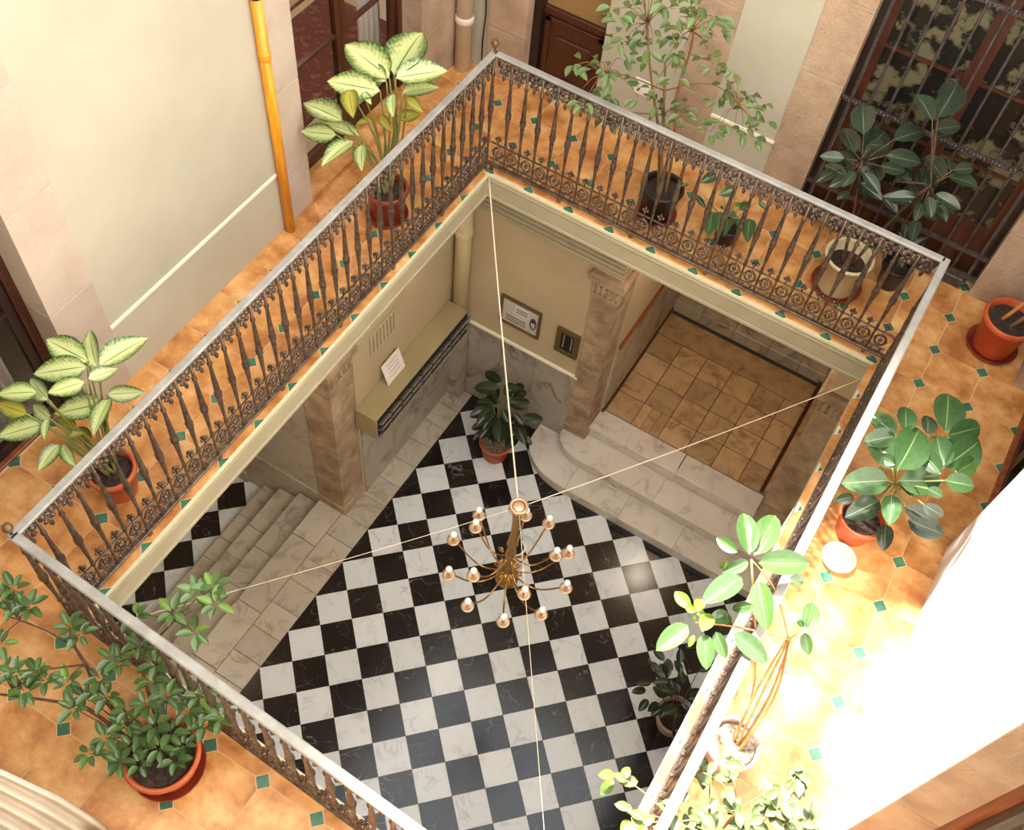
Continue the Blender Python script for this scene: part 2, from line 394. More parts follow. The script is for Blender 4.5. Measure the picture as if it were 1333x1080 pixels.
mb.box(-3.2, HX0-0.04, -5.3, 3.6, -0.24, -0.205); mb.box(HX1+0.04, 4.1, -5.3, 3.6, -0.24, -0.205)
mb.box(HX0-0.04, HX1+0.04, HY1+0.04, 3.6, -0.24, -0.205); mb.box(HX0-0.04, HX1+0.04, -5.3, HYD-0.05, -0.24, -0.205)
struct('ceiling', mb, 'plaster_low', 'plastered underside of the gallery above the courtyard', 'ceiling')

# ================================================================== UPPER WALLS
def courses(parent, mat, x0, x1, y0, y1, z0, z1, hs, rot=0):
    """a jamb of single stones, one child for each"""
    z = z0; k = 0
    while z < z1-0.05:
        h = min(hs[k % len(hs)], z1-z)
        MB().cbox(x0, x1, y0, y1, z+0.002, z+h-0.003, 0.004).build('stone', mat, parent)
        z += h; k += 1
ZD = 2.45
mb = MB()
mb.box(-1.05, XL, YF, -4.25, 0, HT); mb.box(-1.05, XL, -3.10, -1.00, 0, HT); mb.box(-1.05, XL, 0.345, 1.15, 0, HT)
mb.box(-1.05, XL, -4.25, -3.10, ZD, HT); mb.box(-1.05, XL, -1.00, 0.345, ZD, HT)
wl = struct('wall_left', mb, 'plaster', 'cream plastered gallery wall on the left with stone door jambs', 'wall')
courses(wl, 'stone_pink', -1.056, -0.794, -3.103, -2.80, 0, 2.6, [0.92, 0.72, 0.6])
courses(wl, 'stone_pink', -1.056, -0.794, -1.31, -0.997, 0, 2.6, [0.45, 0.62, 0.7])
courses(wl, 'stone', -1.056, -0.794, 0.342, 0.80, 0, 2.6, [0.5, 0.62, 0.7])
MB().cbox(-0.80, -0.788, -2.80, -1.31, 0.495, 0.522, 0.003).build('dado_rail', 'dado', wl)
MB().box(-1.02, -0.80, -0.995, 0.34, -0.004, 0.035).build('door_sill', 'terra', wl)
mb = MB()
mb.box(-1.05, -0.245, YB, 1.15, 0, HT); mb.box(0.37, 2.03, YB, 1.15, 0, HT); mb.box(3.37, 4.15, YB, 1.15, 0, HT)
mb.box(-0.245, 0.37, YB, 1.15, ZD, HT); mb.box(2.03, 3.37, YB, 1.15, ZD, HT)
wb = struct('wall_back', mb, 'plaster', 'cream plastered far gallery wall with brown stone jambs', 'wall')
courses(wb, 'stone', -0.56, -0.242, 0.88, 1.156, 0, 2.6, [0.42, 0.5, 0.62])
courses(wb, 'stone', 0.97, 1.26, 0.893, 1.0, 0, 2.6, [0.34, 0.28, 0.72, 0.6])
courses(wb, 'stone', 1.74, 2.033, 0.893, 1.156, 0, 2.6, [0.5, 0.62, 0.55, 0.7])
courses(wb, 'stone', 3.367, 3.70, 0.893, 1.156, 0, 2.6, [0.62, 0.55, 0.7])
MB().cbox(1.26, 1.74, 0.888, 0.90, 0.485, 0.512, 0.003).build('dado_rail', 'dado', wb)
mb = MB()
mb.box(XR, 4.2, YF, -4.3, 0, HT); mb.box(XR, 4.2, -3.0, -1.08, 0, HT); mb.box(XR, 4.2, 0.33, 1.15, 0, HT)
mb.box(XR, 4.2, -4.3, -3.0, ZD, HT); mb.box(XR, 4.2, -1.08, 0.33, ZD, HT)
wr = struct('wall_right', mb, 'plaster_white', 'bright white gallery wall on the right between two doors', 'wall')
courses(wr, 'stone', 3.864, 4.206, 0.327, 0.86, 0, 2.6, [0.6, 0.5, 0.7])
courses(wr, 'stone', 3.875, 4.206, -3.004, -2.9, 0, 2.6, [0.9, 1.1])
courses(wr, 'stone_pink', 3.90, 4.206, -1.18, -1.076, 0, 2.6, [0.9, 1.1])
MB().cbox(3.858, 3.87, -2.99, -1.18, 0.505, 0.53, 0.003).build('dado_rail', 'plaster_white', wr)
struct('wall_front', MB().box(-1.05, 4.2, -5.3, YF, 0, HT), 'plaster', 'cream plastered gallery wall under the viewer', 'wall')
MB().cbox(-1.06, -0.955, -4.245, -3.105, -0.004, 0.022, 0.006).build('door_sill', 'wood_red', wl)
MB().cbox(3.985, 4.10, -1.074, 0.325, -0.004, 0.03, 0.006).build('door_sill', 'wood_red', wr)
# rooms behind the doors
def room(n, x0, x1, y0, y1, open_side, label):
    t = 0.05; b = MB(); z1 = 2.7
    if open_side != '+x': b.box(x1, x1+t, y0, y1, 0, z1)
    if open_side != '-x': b.box(x0-t, x0, y0, y1, 0, z1)
    if open_side != '+y': b.box(x0, x1, y1, y1+t, 0, z1)
    if open_side != '-y': b.box(x0, x1, y0-t, y0, 0, z1)
    b.box(x0, x1, y0, y1, z1, z1+t)
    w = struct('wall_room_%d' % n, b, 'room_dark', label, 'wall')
    MB().box(x0, x1, y0, y1, -0.06, 0.0).build('room_floor', 'room_floor', w)
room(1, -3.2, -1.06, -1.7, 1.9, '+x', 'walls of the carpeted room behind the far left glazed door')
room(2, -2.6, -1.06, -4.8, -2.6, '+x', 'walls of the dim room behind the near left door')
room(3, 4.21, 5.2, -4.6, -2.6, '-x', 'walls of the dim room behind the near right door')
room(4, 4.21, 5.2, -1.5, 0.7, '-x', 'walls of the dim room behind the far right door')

# ---- doors (local x across, z up, local y into the room)
def glazed_door(n, loc, rz, w, h, label, frame='wood', leaf='wood', cols=2, bars=(0.88, 1.75), stile=0.055, glass='glass', bottom=0.10):
    d = thing('door_%d' % n, label, 'door', loc, None, 'structure'); d.rotation_euler = (0, 0, rz)
    MB().box(0, stile, -0.03, 0.05, 0, h).build('door_frame', frame, d)
    MB().box(w-stile, w, -0.03, 0.05, 0, h).build('door_frame', frame, d)
    MB().box(stile, w-stile, -0.03, 0.05, h-stile, h).build('door_head', frame, d)
    cw = (w-2*stile)/cols
    for c in range(cols):
        a, b = stile+c*cw+0.003, stile+(c+1)*cw-0.003
        lf = MB(); s = 0.05
        lf.box(a, a+s, -0.012, 0.03, 0.006, h-stile); lf.box(b-s, b, -0.012, 0.03, 0.006, h-stile)
        lf.box(a+s, b-s, -0.012, 0.03, 0.006, bottom); lf.box(a+s, b-s, -0.012, 0.03, h-stile-s, h-stile)
        leafo = lf.build('door_leaf', leaf, d)
        zs = [bottom]+list(bars)+[h-stile-s]
        for k in range(len(zs)-1):
            z0 = zs[k]+(0.012 if k else 0)
            MB().box(a+s, b-s, 0.006, 0.012, z0, zs[k+1]-0.012 if k < len(zs)-2 else zs[k+1]).build('pane', glass, leafo)
            if k: MB().box(a+s, b-s, -0.008, 0.026, zs[k]-0.012, zs[k]+0.012).build('glazing_bar', leaf, leafo)
    return d
glazed_door(1, (-0.99, -0.997, 0.035), PI/2, 1.339, 2.41, 'brown glazed double door behind the tall variegated plant', 'wood', 'wood', 2, (0.86, 1.7))
glazed_door(2, (-1.0, -4.247, 0.0), PI/2, 1.144, 2.44, 'brown glazed door beside the left cream wall', 'wood', 'wood_black', 2, (0.92, 1.7))
glazed_door(3, (4.03, 0.327, 0.0), -PI/2, 1.403, 2.44, 'red brown glazed door on the right beside the orange pot', 'wood_red', 'wood_black', 2, (0.9, 1.7))
glazed_door(4, (4.10, -3.004, 0.0), -PI/2, 1.292, 2.44, 'red brown framed door at the near end of the white wall', 'wood_red', 'wood_black', 2, (0.9, 1.7))
# panelled wooden door in the far wall
d = thing('door_5', 'dark panelled wooden door in the far wall behind the railing corner', 'door', (-0.245, 1.03, 0), None, 'structure')
MB().box(0, 0.07, -0.06, 0.06, 0, 2.44).build('door_frame', 'wood_black', d)
MB().box(0.585, 0.615, -0.04, 0.06, 0, 2.44).build('door_frame', 'wood_black', d)
lf = MB().box(0.07, 0.585, 0.0, 0.05, 0.004, 0.62).build('door_leaf', 'wood', d)
f = MB()
for a, b, c, e in ((0.085, 0.125, 0.09, 0.60), (0.525, 0.565, 0.09, 0.60), (0.085, 0.565, 0.56, 0.60), (0.085, 0.565, 0.05, 0.10)): f.cbox(a, b, -0.015, 0.002, c, e, 0.004)
f.build('panel_moulding', 'wood', lf)
MB().cbox(0.185, 0.475, -0.014, 0.004, 0.20, 0.46, 0.012).build('raised_panel', 'wood', lf)
MB().cbox(0.07, 0.585, -0.02, 0.05, 0.62, 0.68, 0.006).build('lock_rail', 'wood', d)
MB().box(0.07, 0.585, 0.012, 0.03, 0.68, 2.40).build('pane', 'amber_glass', d)
# barred old door in the far wall
glazed_door(6, (2.033, 1.05, 0.0), 0, 1.334, 2.44, 'dark wooden door with patterned old glass behind the iron grille', 'wood_black', 'wood', 2, (0.86, 1.40, 1.90), 0.06, 'old_glass', 0.45)
g = thing('iron_grille', 'dark wrought iron grille of vertical bars across the far right doorway', 'grille', (2.033, 0.93, 0))
bar_me = MB().tube([(0,0,0.05),(0,0,2.4)], 0.010, 6).mesh('bar', 'grille')
for k in range(11): link('bar', bar_me, g, (0.062+k*0.121, 0, 0))
def spiky(z):
    b = MB().box(0, 1.334, -0.012, 0.012, z-0.012, z+0.012); random.seed(int(z*100))
    for k in range(56):
        x = 0.012+k*0.0238
        b.ball((x, -0.012, z+random.uniform(-0.012, 0.016)), random.uniform(0.010, 0.018), 6, 3)
    b.build('ornate_band', 'grille', g)
spiky(1.03); spiky(1.96)
MB().box(0, 1.334, -0.010, 0.010, 0.30, 0.33).build('cross_bar', 'grille', g)
MB().box(0, 1.334, -0.012, 0.012, 0.09, 0.13).build('cross_bar', 'grille', g)
for k in range(6): MB().cbox(0.05+k*0.215, 0.19+k*0.215, -0.03, 0.01, 0.004, 0.09, 0.008).build('foot_plate', 'grille', g)
# curtains and rug inside the left rooms
def curtain(label, x, y0, y1, z0, z1, amp, waves, mat='curtain', group=None):
    n = waves*8; vs = []; fs = []
    for i in range(n+1):
        t = i/n; y = (y1-y0)*t
        for side in (0, 1):
            for z in (z0, z1): vs.append((amp*math.sin(t*waves*2*PI)*(1.0 if z == z0 else 0.6)-side*0.004, y, z))
    for i in range(n):
        a = i*4; fs += [(a, a+4, a+5, a+1), (a+3, a+7, a+6, a+2), (a+1, a+5, a+7, a+3), (a, a+2, a+6, a+4)]
    fs += [(0, 1, 3, 2), (n*4, n*4+2, n*4+3, n*4+1)]
    return tag(MB().add(vs, fs).build('curtain', mat, None, True, (x, y0, 0)), label, 'curtain', group)
curtain('pale curtain at the right edge of the far left glazed door', -1.14, 0.06, 0.32, 0.02, 2.4, 0.025, 4)
curtain('pale curtain at the left edge of the far left glazed door', -1.14, -0.99, -0.80, 0.35, 2.4, 0.025, 3)
curtain('white curtain behind the near left brown glazed door', -1.15, -4.2, -3.28, 0.02, 2.4, 0.03, 9)
r = thing('rug', 'red patterned rug on the floor inside the far left glazed door', 'rug', (-1.75, -0.1, 0.002))
MB().cbox(-0.46, 0.46, -1.1, 1.0, 0, 0.012, 0.004).build('pile', 'rug', r)
MB().box(-0.42, -0.36, -1.04, 0.94, 0.0115, 0.014).build('border_stripe', 'room_floor', r)

# ================================================================== COURTYARD FLOOR
S = 0.28696; R2 = math.sqrt(0.5); GOX, GOY, PHI = -0.0242, -2.8351, -0.003666
def grid(i, j):
    a, b = (i+j)*S*R2, (i-j)*S*R2; c, s = math.cos(PHI), math.sin(PHI)
    return (GOX+c*a-s*b, GOY+s*a+c*b)
base = MB().box(-0.80, 3.7, -5.3, 0.6, H-0.15, H-0.004)
fl = struct('floor_courtyard', base, 'grout_low', 'courtyard floor of black and white marble squares laid diagonally', 'floor')
xc = -0.227
gq = 0.0012
tpoly = [(S/2-gq)*Vector(p) for p in ((1,1),(-1,1),(-1,-1),(1,-1))]
ang = -PI/4+PHI                       # i runs along +x+y, j along +x-y
def rot2(p, a): return (p[0]*math.cos(a)-p[1]*math.sin(a), p[0]*math.sin(a)+p[1]*math.cos(a))
tl = [rot2(p, PI/4+PHI) for p in tpoly]
sq_w = MB().prism(tl, -0.02, 0).mesh('marble_tile', 'white_m')
sq_b = MB().prism(tl, -0.02, 0).mesh('marble_tile', 'black_m')
for i in range(-12, 20):
    for j in range(-12, 16):
        cx, cy = grid(i+0.5, j+0.5)
        if cx < xc-0.02 or cx > 3.62 or cy < -4.9 or cy > 0.46: continue
        if cy > 0.25 and cx > 0.95: continue
        white = (i+j) % 2 != 0
        poly = [(p[0]+cx, p[1]+cy) for p in tl]
        q = clip(poly, 1, 0, -(xc+0.001))
        if len(q) < 3 or area(q) < 0.004: continue
        if area(q) > 0.99*area(poly): link('marble_tile', sq_w if white else sq_b, fl, (cx, cy, H))
        else: MB().prism([(p[0]-cx, p[1]-cy) for p in q], -0.02, 0).build('marble_tile', 'white_m' if white else 'black_m', fl, False, (cx, cy, H))
random.seed(3)
y = -4.9
lens = [0.27, 0.27, 0.25, 0.3, 0.26, 0.28, 0.25, 0.27]
k = 0
while y < 0.42:
    l = lens[k % 8]; e = min(y+l, 0.46)
    MB().cbox(-0.529, xc-0.001, y+0.002, e-0.002, H-0.02, H+0.001, 0.003).build('border_tile', 'warm_m', fl); y += l; k += 1
y = -4.9
for l in (0.9, 0.75, 0.62, 0.8, 0.45):
    MB().cbox(-0.80, -0.534, y+0.003, y+l-0.003, H-0.06, H+0.001, 0.004).build('landing_slab', 'warm_m', fl); y += l
# ---- steps down to the left hall
RIS = 0.17
st = thing('floor_hall_steps', 'worn marble steps going down to the left hall', 'steps', (-0.8, -3.0, H-4*RIS), None, 'structure')
edges = [-0.80, -1.07, -1.335, -1.56]
for s in range(3):
    x1, x0 = edges[s], edges[s+1]; zt = (4-s-1)*RIS
    y = -1.9 + 0.0
    y = -1.75; k = 0; ls = [[0.7, 0.42, 0.55, 0.6, 0.7, 0.5], [0.5, 0.35, 0.8, 0.5, 0.6, 0.6], [0.4, 0.3, 0.25, 0.6, 0.7, 0.8]][s]
    y = 1.62
    for l in ls:
        e = y-l
        MB().cbox(x0-0.012+0.8, x1+0.8, e+0.002, y-0.002, zt-0.04, zt, 0.005).build('tread', 'warm_m', st)
        MB().box(x0+0.8, x1+0.8, e+0.002, y-0.002, 0 if zt < 0.18 else zt-RIS, zt-0.04).build('riser', 'warm_m', st); y = e
MB().box(-0.012, 0.0, -1.6, 1.62, 3*RIS, 4*RIS-0.06).build('riser', 'warm_m', st)
ZH = H-4*RIS
hb = struct('floor_hall', MB().box(-3.1, -1.56, -5.3, -1.2, ZH-0.1, ZH-0.003), 'grout_low', 'black and white floor of the lower left hall', 'floor')
for i in range(-20, 0):
    for j in range(-12, 16):
        cx, cy = grid(i+0.5, j+0.5)
        if cx > -1.50 or cx < -3.0 or cy > -1.25 or cy < -4.6: continue
        white = (i+j) % 2 != 0
        q = clip([(p[0]+cx, p[1]+cy) for p in tl], -1, 0, -1.572)
        if len(q) < 3 or area(q) < 0.004: continue
        if area(q) > 0.08: link('marble_tile', sq_w if white else sq_b, hb, (cx, cy, ZH))
        else: MB().prism([(p[0]-cx, p[1]-cy) for p in q], -0.02, 0).build('marble_tile', 'white_m' if white else 'black_m', hb, False, (cx, cy, ZH))
# ---- lower walls
ZC = -0.205
wll = struct('wall_lower_left', MB().box(-0.72, -0.485, -1.1, 0.48, H, ZC), 'plaster_low', 'beige courtyard wall carrying the row of letterboxes', 'wall')
ys = [-1.085, -0.62, -0.1, 0.34]
for a, b in zip(ys, ys[1:]): MB().cbox(-0.487, -0.470, a+0.002, b-0.002, H+0.001, -2.56, 0.003).build('marble_panel', 'grey_m', wll)
MB().box(-0.72, -0.32, 0.34, 0.48, H, -2.45).build('corner_boxing', 'grey_m', wll)
wlh = struct('wall_lower_hall', MB().box(-3.1, -0.80, -1.36, -1.2, ZH, ZC), 'plaster_low', 'wall of the lower left hall beside the stone pilaster', 'wall')
MB().cbox(-1.75, -0.82, -1.385, -1.36, H+0.10, -1.9, 0.006).build('marble_panel', 'warm_m', wlh)
MB().cbox(-1.78, -0.80, -1.40, -1.36, H-0.02, H+0.10, 0.01).build('skirting', 'warm_m', wlh)
MB().cbox(-1.79, -0.805, -1.374, -1.36, ZH+0.002, H-0.022, 0.004).build('marble_panel', 'warm_m', wlh)
MB().cbox(-2.9, -1.80, -1.40, -1.36, ZH, ZH+0.2, 0.01).build('skirting', 'warm_m', wlh)
struct('wall_hall_end', MB().box(-3.25, -3.1, -5.3, -1.2, ZH, ZC), 'plaster_low', 'far end wall of the lower left hall', 'wall')
wlb = struct('wall_lower_back', MB().box(-0.72, 0.88, 0.48, 0.75, H, ZC), 'plaster_low', 'beige courtyard wall with framed sign beside the entrance', 'wall')
xs = [-0.318, 0.05, 0.42, 0.865]
for a, b in zip(xs, xs[1:]): MB().cbox(a+0.002, b-0.002, 0.462, 0.482, H+0.001, -2.56, 0.003).build('marble_panel', 'grey_m', wlb)
MB().cbox(-0.318, 0.865, 0.455, 0.482, -2.56, -2.53, 0.004).build('dado_rail', 'dado', wlb)
struct('wall_lower_right', MB().box(3.45, 3.7, -5.3, 0.75, H, ZC), 'plaster_low', 'beige courtyard wall under the right gallery', 'wall')
struct('wall_lower_front', MB().box(-3.1, 3.7, -5.3, -5.1, ZH, ZC), 'plaster_low', 'beige courtyard wall under the near gallery', 'wall')
# cornice over the entrance
cn = thing('trim_5', 'stepped moulded cornice over the framed sign under the far gallery', 'moulding', (0, 0.48, 0), None, 'structure')
MB().cbox(-0.47, 1.13, -0.24, 0.25, -0.53, -0.205, 0.006).build('frieze', 'fascia', cn)
for k in range(4):
    z = -0.53-k*0.062
    MB().box(-0.44+0.02*k, 1.13, -0.19+0.01*k, 0.25, z-0.024, z).build('shadow_gap', 'stone_low', cn)  # recessed strips in darker stone, painting the shadow lines between fillets
    MB().cbox(-0.46+0.02*k, 1.13, -0.226+0.008*k, 0.25, z-0.062, z-0.024, 0.008).build('fillet', 'fascia', cn)
# ---- stone pilasters
def pilaster(name, label, x0, x1, y0, y1, zb, zc, capdir):
    t = thing(name, label, 'pilaster', ((x0+x1)/2, (y0+y1)/2, zb), None, 'structure')
    hx, hy = (x1-x0)/2, (y1-y0)/2
    hs = [0.42, 0.55, 0.36, 0.5, 0.45]; z = 0; k = 0
    MB().cbox(-hx-0.012, hx+0.012, -hy-0.012, hy+0.012, 0.0, 0.12, 0.012).build('plinth', 'stone_low', t)
    z = 0.12; top = zc-zb
    while z < top-0.02:
        h = min(hs[k % 5], top-z)
        if top-z-h < 0.12: h = top-z
        MB().cbox(-hx, hx, -hy, hy, z+0.002, z+h-0.003, 0.006).build('stone', 'stone_low', t); z += h; k += 1
    cp = MB().cbox(-hx-0.012, hx+0.012, -hy-0.012, hy+0.012, top, top+0.20, 0.01).build('capital', 'stone_low', t)
    c = MB()                              # dark beads: shade of the drilled holes put into colour
    egg = MB()
    for f_ in (-0.66, -0.22, 0.22, 0.66):
        egg.ball((f_*hx, -hy-0.008, top+0.10), 0.020, 8, 6, 3.2); egg.ball((hx+0.008, f_*hy, top+0.10), 0.020, 8, 6, 3.2)
    for f_ in (-0.88, -0.44, 0.0, 0.44, 0.88):
        for dz in (0.05, 0.14):
            c.ball((f_*hx, -hy-0.010, top+dz), 0.0075, 6, 4, 1.8); c.ball((hx+0.010, f_*hy, top+dz), 0.0075, 6, 4, 1.8)
    egg.build('carved_leaf', 'stone_low', cp, True)
    c.build('hole_shade_beads', 'hole_shade', cp)
    MB().cbox(-hx-0.05, hx+0.05, -hy-0.06, hy+0.03, top+0.20, top+0.30, 0.02).build('abacus', 'stone_low', t)
    MB().cbox(-hx, hx, -hy, hy, top+0.30, ZC-zb, 0.008).build('upper_block', 'plaster_low', t)
    return t
pilaster('trim_6', 'brown sandstone pilaster at the foot of the left hall steps', -0.80, -0.50, -1.40, -1.09, H, -1.62, 0)
pilaster('trim_7', 'carved sandstone pilaster on the left of the entrance', 0.84, 1.07, 0.46, 0.74, H+0.30, -1.32, 0)
pilaster('trim_8', 'carved sandstone pilaster on the right of the entrance', 2.87, 3.13, 0.46, 0.74, H+0.30, -1.36, 0)
# ---- entrance steps
es = thing('floor_entrance_steps', 'pale marble steps with rounded corner leading up to the entrance', 'steps', (1.6, 0.2, H), None, 'structure')
def rounded(xl, xr, yb, yf, rx, ry, n=10):
    p = [(xr, yb), (xl, yb)]
    for k in range(n+1):
        a = PI/2*k/n; p.append((xl+rx-rx*math.cos(a), yf+ry-ry*math.sin(a)))
    p.append((xr, yf)); return p
def step(xl, xr, yb, yf, rx, ry, z0, z1, cuts):
    for grow, a, b, nm, mat in ((0.0, z0, z1-0.035, 'riser', 'step_m'), (0.014, z1-0.035, z1, 'tread', 'step_m')):
        P = rounded(xl-grow, xr, yb, yf-grow, rx, ry)
        for c0, c1 in zip([-9]+cuts, cuts+[9]):
            q = clip(clip(P, 1, 0, -(c0+0.0015)), -1, 0, c1-0.0015)
            if len(q) > 2 and area(q) > 0.003: MB().prism([(p[0]-1.6, p[1]-0.2) for p in q], a-H, b-H).build(nm, mat, es)
step(0.60, 3.40, 0.478, -0.036, 0.52, 0.36, H+0.001, H+0.15, [1.16, 1.75, 2.35])
step(0.855, 3.40, 0.535, 0.235, 0.30, 0.20, H+0.15, H+0.30, [1.97, 2.7])
for a, b in ((1.07, 2.03), (2.03, 2.87)): MB().cbox(a-1.6+0.001, b-1.6-0.001, 0.33-0.0, 0.59, 0.30, 0.45, 0.008).build('threshold', 'step_m', es)
# ---- vestibule
ZV = H+0.45
vf = struct('floor_vestibule', MB().box(0.95, 3.05, 0.60, 3.3, H, ZV-0.004), 'grout_low', 'amber marble tiled floor of the entrance vestibule', 'floor')
random.seed(5)
for a in range(6):
    for b in range(4):
        x0, x1 = 1.115+a*0.293, 1.115+(a+1)*0.293; y0, y1 = 0.79+b*0.292, 0.79+(b+1)*0.292
        if a == 1 and b == 0:
            for k in range(3): MB().cbox(x0+0.002+k*0.0976, x0+(k+1)*0.0976-0.002, y0+0.002, y1-0.002, ZV-0.02, ZV, 0.002).build('marble_tile', 'amber_m', vf)
            continue
        MB().cbox(x0+0.004, x1-0.004, y0+0.004, y1-0.004, ZV-0.02, ZV, 0.002).build('marble_tile', 'amber_m', vf)
MB().cbox(1.11, 2.9, 1.964, 2.28, ZV-0.02, ZV, 0.003).build('border_slab', 'amber_m', vf)
sv = MB()
wv = struct('wall_vestibule', MB().box(0.9, 1.09, 0.745, 3.3, H, ZC).box(2.93, 3.1, 0.745, 3.3, H, ZC).box(0.9, 3.1, 3.2, 3.3, H, ZC), 'plaster_low', 'walls of the entrance vestibule', 'wall')
for a, b in ((0.75, 1.5), (1.5, 2.6)): MB().cbox(1.088, 1.105, a+0.002, b-0.002, ZV+0.06, ZV+1.05, 0.003).build('marble_panel', 'grey_m', wv)
MB().cbox(1.085, 1.118, 0.75, 2.6, ZV+1.05, ZV+1.085, 0.004).build('dado_rail', 'wood_red', wv)
MB().cbox(1.088, 1.115, 0.75, 2.6, ZV, ZV+0.06, 0.004).build('skirting', 'wood', wv)
MB().cbox(2.84, 2.932, 0.80, 2.6, ZV, ZV+0.10, 0.006).build('skirting', 'amber_m', wv)
MB().cbox(2.80, 2.842, 0.80, 2.6, ZV, ZV+0.05, 0.006).build('skirting', 'wood', wv)
vs = thing('floor_vestibule_steps', 'marble faced steps at the back of the vestibule', 'steps', (2.0, 2.37, ZV), None, 'structure')
for k, (a, b) in enumerate(((1.10, 1.42), (1.42, 1.8), (1.8, 2.2), (2.2, 2.55), (2.55, 2.84))):
    MB().cbox(a-2.0+0.002, b-2.0-0.002, -0.06, 0.34, 0.012, 0.17, 0.006).build('marble_panel', 'grey_m', vs)
MB().cbox(-0.9, 0.84, 0.34, 0.8, 0.0, 0.34, 0.006).build('tread', 'grey_m', vs)
# ================================================================== RAILINGS
bal = MB().lathe([(0.0086,0.05),(0.0086,0.09),(0.0129,0.10),(0.0086,0.115),(0.0069,0.23),(0.0138,0.245),(0.0138,0.257),(0.0077,0.27),(0.0120,0.285),(0.0077,0.30),
                  (0.0095,0.34),(0.0146,0.46),(0.0163,0.49),(0.0138,0.50),(0.0224,0.515),(0.0189,0.53),(0.0241,0.545),(0.0172,0.56),(0.0181,0.58),(0.0146,0.66),(0.0095,0.80),(0.0155,0.812),(0.0155,0.824),(0.0095,0.834),(0.0086,0.97)], 8).mesh('baluster', 'iron', True)
def spiral(cx, cz, r0, r1, a0, turns, n=16):
    return [(cx+(r0+(r1-r0)*k/n)*math.cos(a0+turns*2*PI*k/n), 0, cz+(r0+(r1-r0)*k/n)*math.sin(a0+turns*2*PI*k/n)) for k in range(n+1)]
sc = MB()
for sg in (-1, 1):
    p = spiral(0.028, 0.915, 0.006, 0.024, 0.3, 1.35)
    q = p + [(0.010, 0, 0.962)]
    sc.tube([(sg*x, yy, z) for x, yy, z in q], 0.0078, 5)
    p = spiral(0.022, 0.868, 0.004, 0.016, 2.6, -1.2, 12)
    sc.tube([(sg*x, yy, z) for x, yy, z in p], 0.007, 5)
    sc.ball((sg*0.028, 0, 0.915), 0.013, 6, 4); sc.ball((sg*0.022, 0, 0.868), 0.011, 6, 4); sc.ball((sg*0.046, 0, 0.945), 0.010, 6, 4)
sc.ball((0, 0, 0.94), 0.014, 6, 4); sc.ball((0, 0, 0.895), 0.009, 6, 4)
sc.lathe([(0.003,0.80),(0.010,0.815),(0.013,0.828),(0.006,0.845),(0.004,0.87)], 6)
scroll_me = sc.mesh('scroll', 'iron', True)
orn = MB()
orn.tube([(0.036*math.cos(2*PI*k/14), 0, 0.172+0.045*math.sin(2*PI*k/14)) for k in range(14)], 0.0085, 5, True)
for k in range(4):
    a = PI/2*k; orn.ball((0.036*math.cos(a), 0, 0.172+0.045*math.sin(a)), 0.014, 6, 4)
orn.ball((0, 0, 0.172), 0.016, 6, 4)
for dx in (-0.058+0.03, 0.028): orn.ball((dx, 0, 0.086), 0.012, 6, 4)
orn.lathe([(0.006,0.25),(0.004,0.275),(0.013,0.287),(0.005,0.297),(0.012,0.312),(0.004,0.328),(0.002,0.338)], 6)
for dx, dy in ((0.017,0),(-0.017,0),(0,0.015),(0,-0.015)): orn.ball((dx, dy, 0.30), 0.011, 6, 4)
orn_me = orn.mesh('ornament', 'iron', True)
fin_me = MB().lathe([(0.006,0.0),(0.005,0.03),(0.012,0.036),(0.022,0.048),(0.026,0.062),(0.022,0.078),(0.010,0.088),(0.001,0.09)], 12).mesh('ball_finial', 'frame_b', True)
def railing(p, q, n, label, ends, finials):
    p, q = Vector(p), Vector(q); d = q-p; ln = d.length
    t = thing('balcony_railing', label, 'railing', (p.x, p.y, 0), 'railing sides around the courtyard opening')
    t.rotation_euler = (0, 0, math.atan2(d.y, d.x))
    MB().cbox(-0.022, ln+0.022, -0.024, 0.024, 0.978, 1.0, 0.006).build('top_rail', 'rail', t)
    MB().box(0, ln, -0.009, 0.009, 0.962, 0.978).build('under_rail', 'iron', t)
    MB().cbox(-0.012, ln+0.012, -0.016, 0.016, 0.038, 0.058, 0.004).build('bottom_rail', 'iron', t)
    MB().tube([(0,0,0.25),(ln,0,0.25)], 0.007, 6).build('finial_rod', 'iron', t)
    MB().tube([(0,0,0.105),(ln,0,0.105)], 0.006, 6).build('lower_rod', 'iron', t)
    s = ln/n
    for k in range(n+1):
        if k in (0, n) and not ends: continue
        link('baluster', bal, t, (k*s, 0, 0))
    for k in range(n):
        link('scroll', scroll_me, t, ((k+0.5)*s, 0, 0))
        link('ornament', orn_me, t, ((k+0.5)*s, 0, 0))
    foot = MB().cbox(-0.012, 0.012, -0.012, 0.012, 0.0, 0.04, 0.003).mesh('foot', 'iron')
    for k in range(0, n+1, 5): link('foot', foot, t, (min(max(k*s, 0.02), ln-0.02), 0, 0))
    for x in finials: link('ball_finial', fin_me, t, (x, 0, 0.998))
railing((0,0), (0,-L), 35, 'ornate iron railing along the left gallery in front of the cream wall', True, (0.0, L))
railing((0.024,0), (W-0.024,0), 26, 'ornate iron railing along the far gallery in front of the ficus', False, ())
railing((W,0), (W,-LD), 36, 'ornate iron railing along the sunlit right gallery', True, ())
railing((0.024,-L), (W-0.024,-LD), 26, 'ornate iron railing along the near gallery beside the bushy plant', False, ())

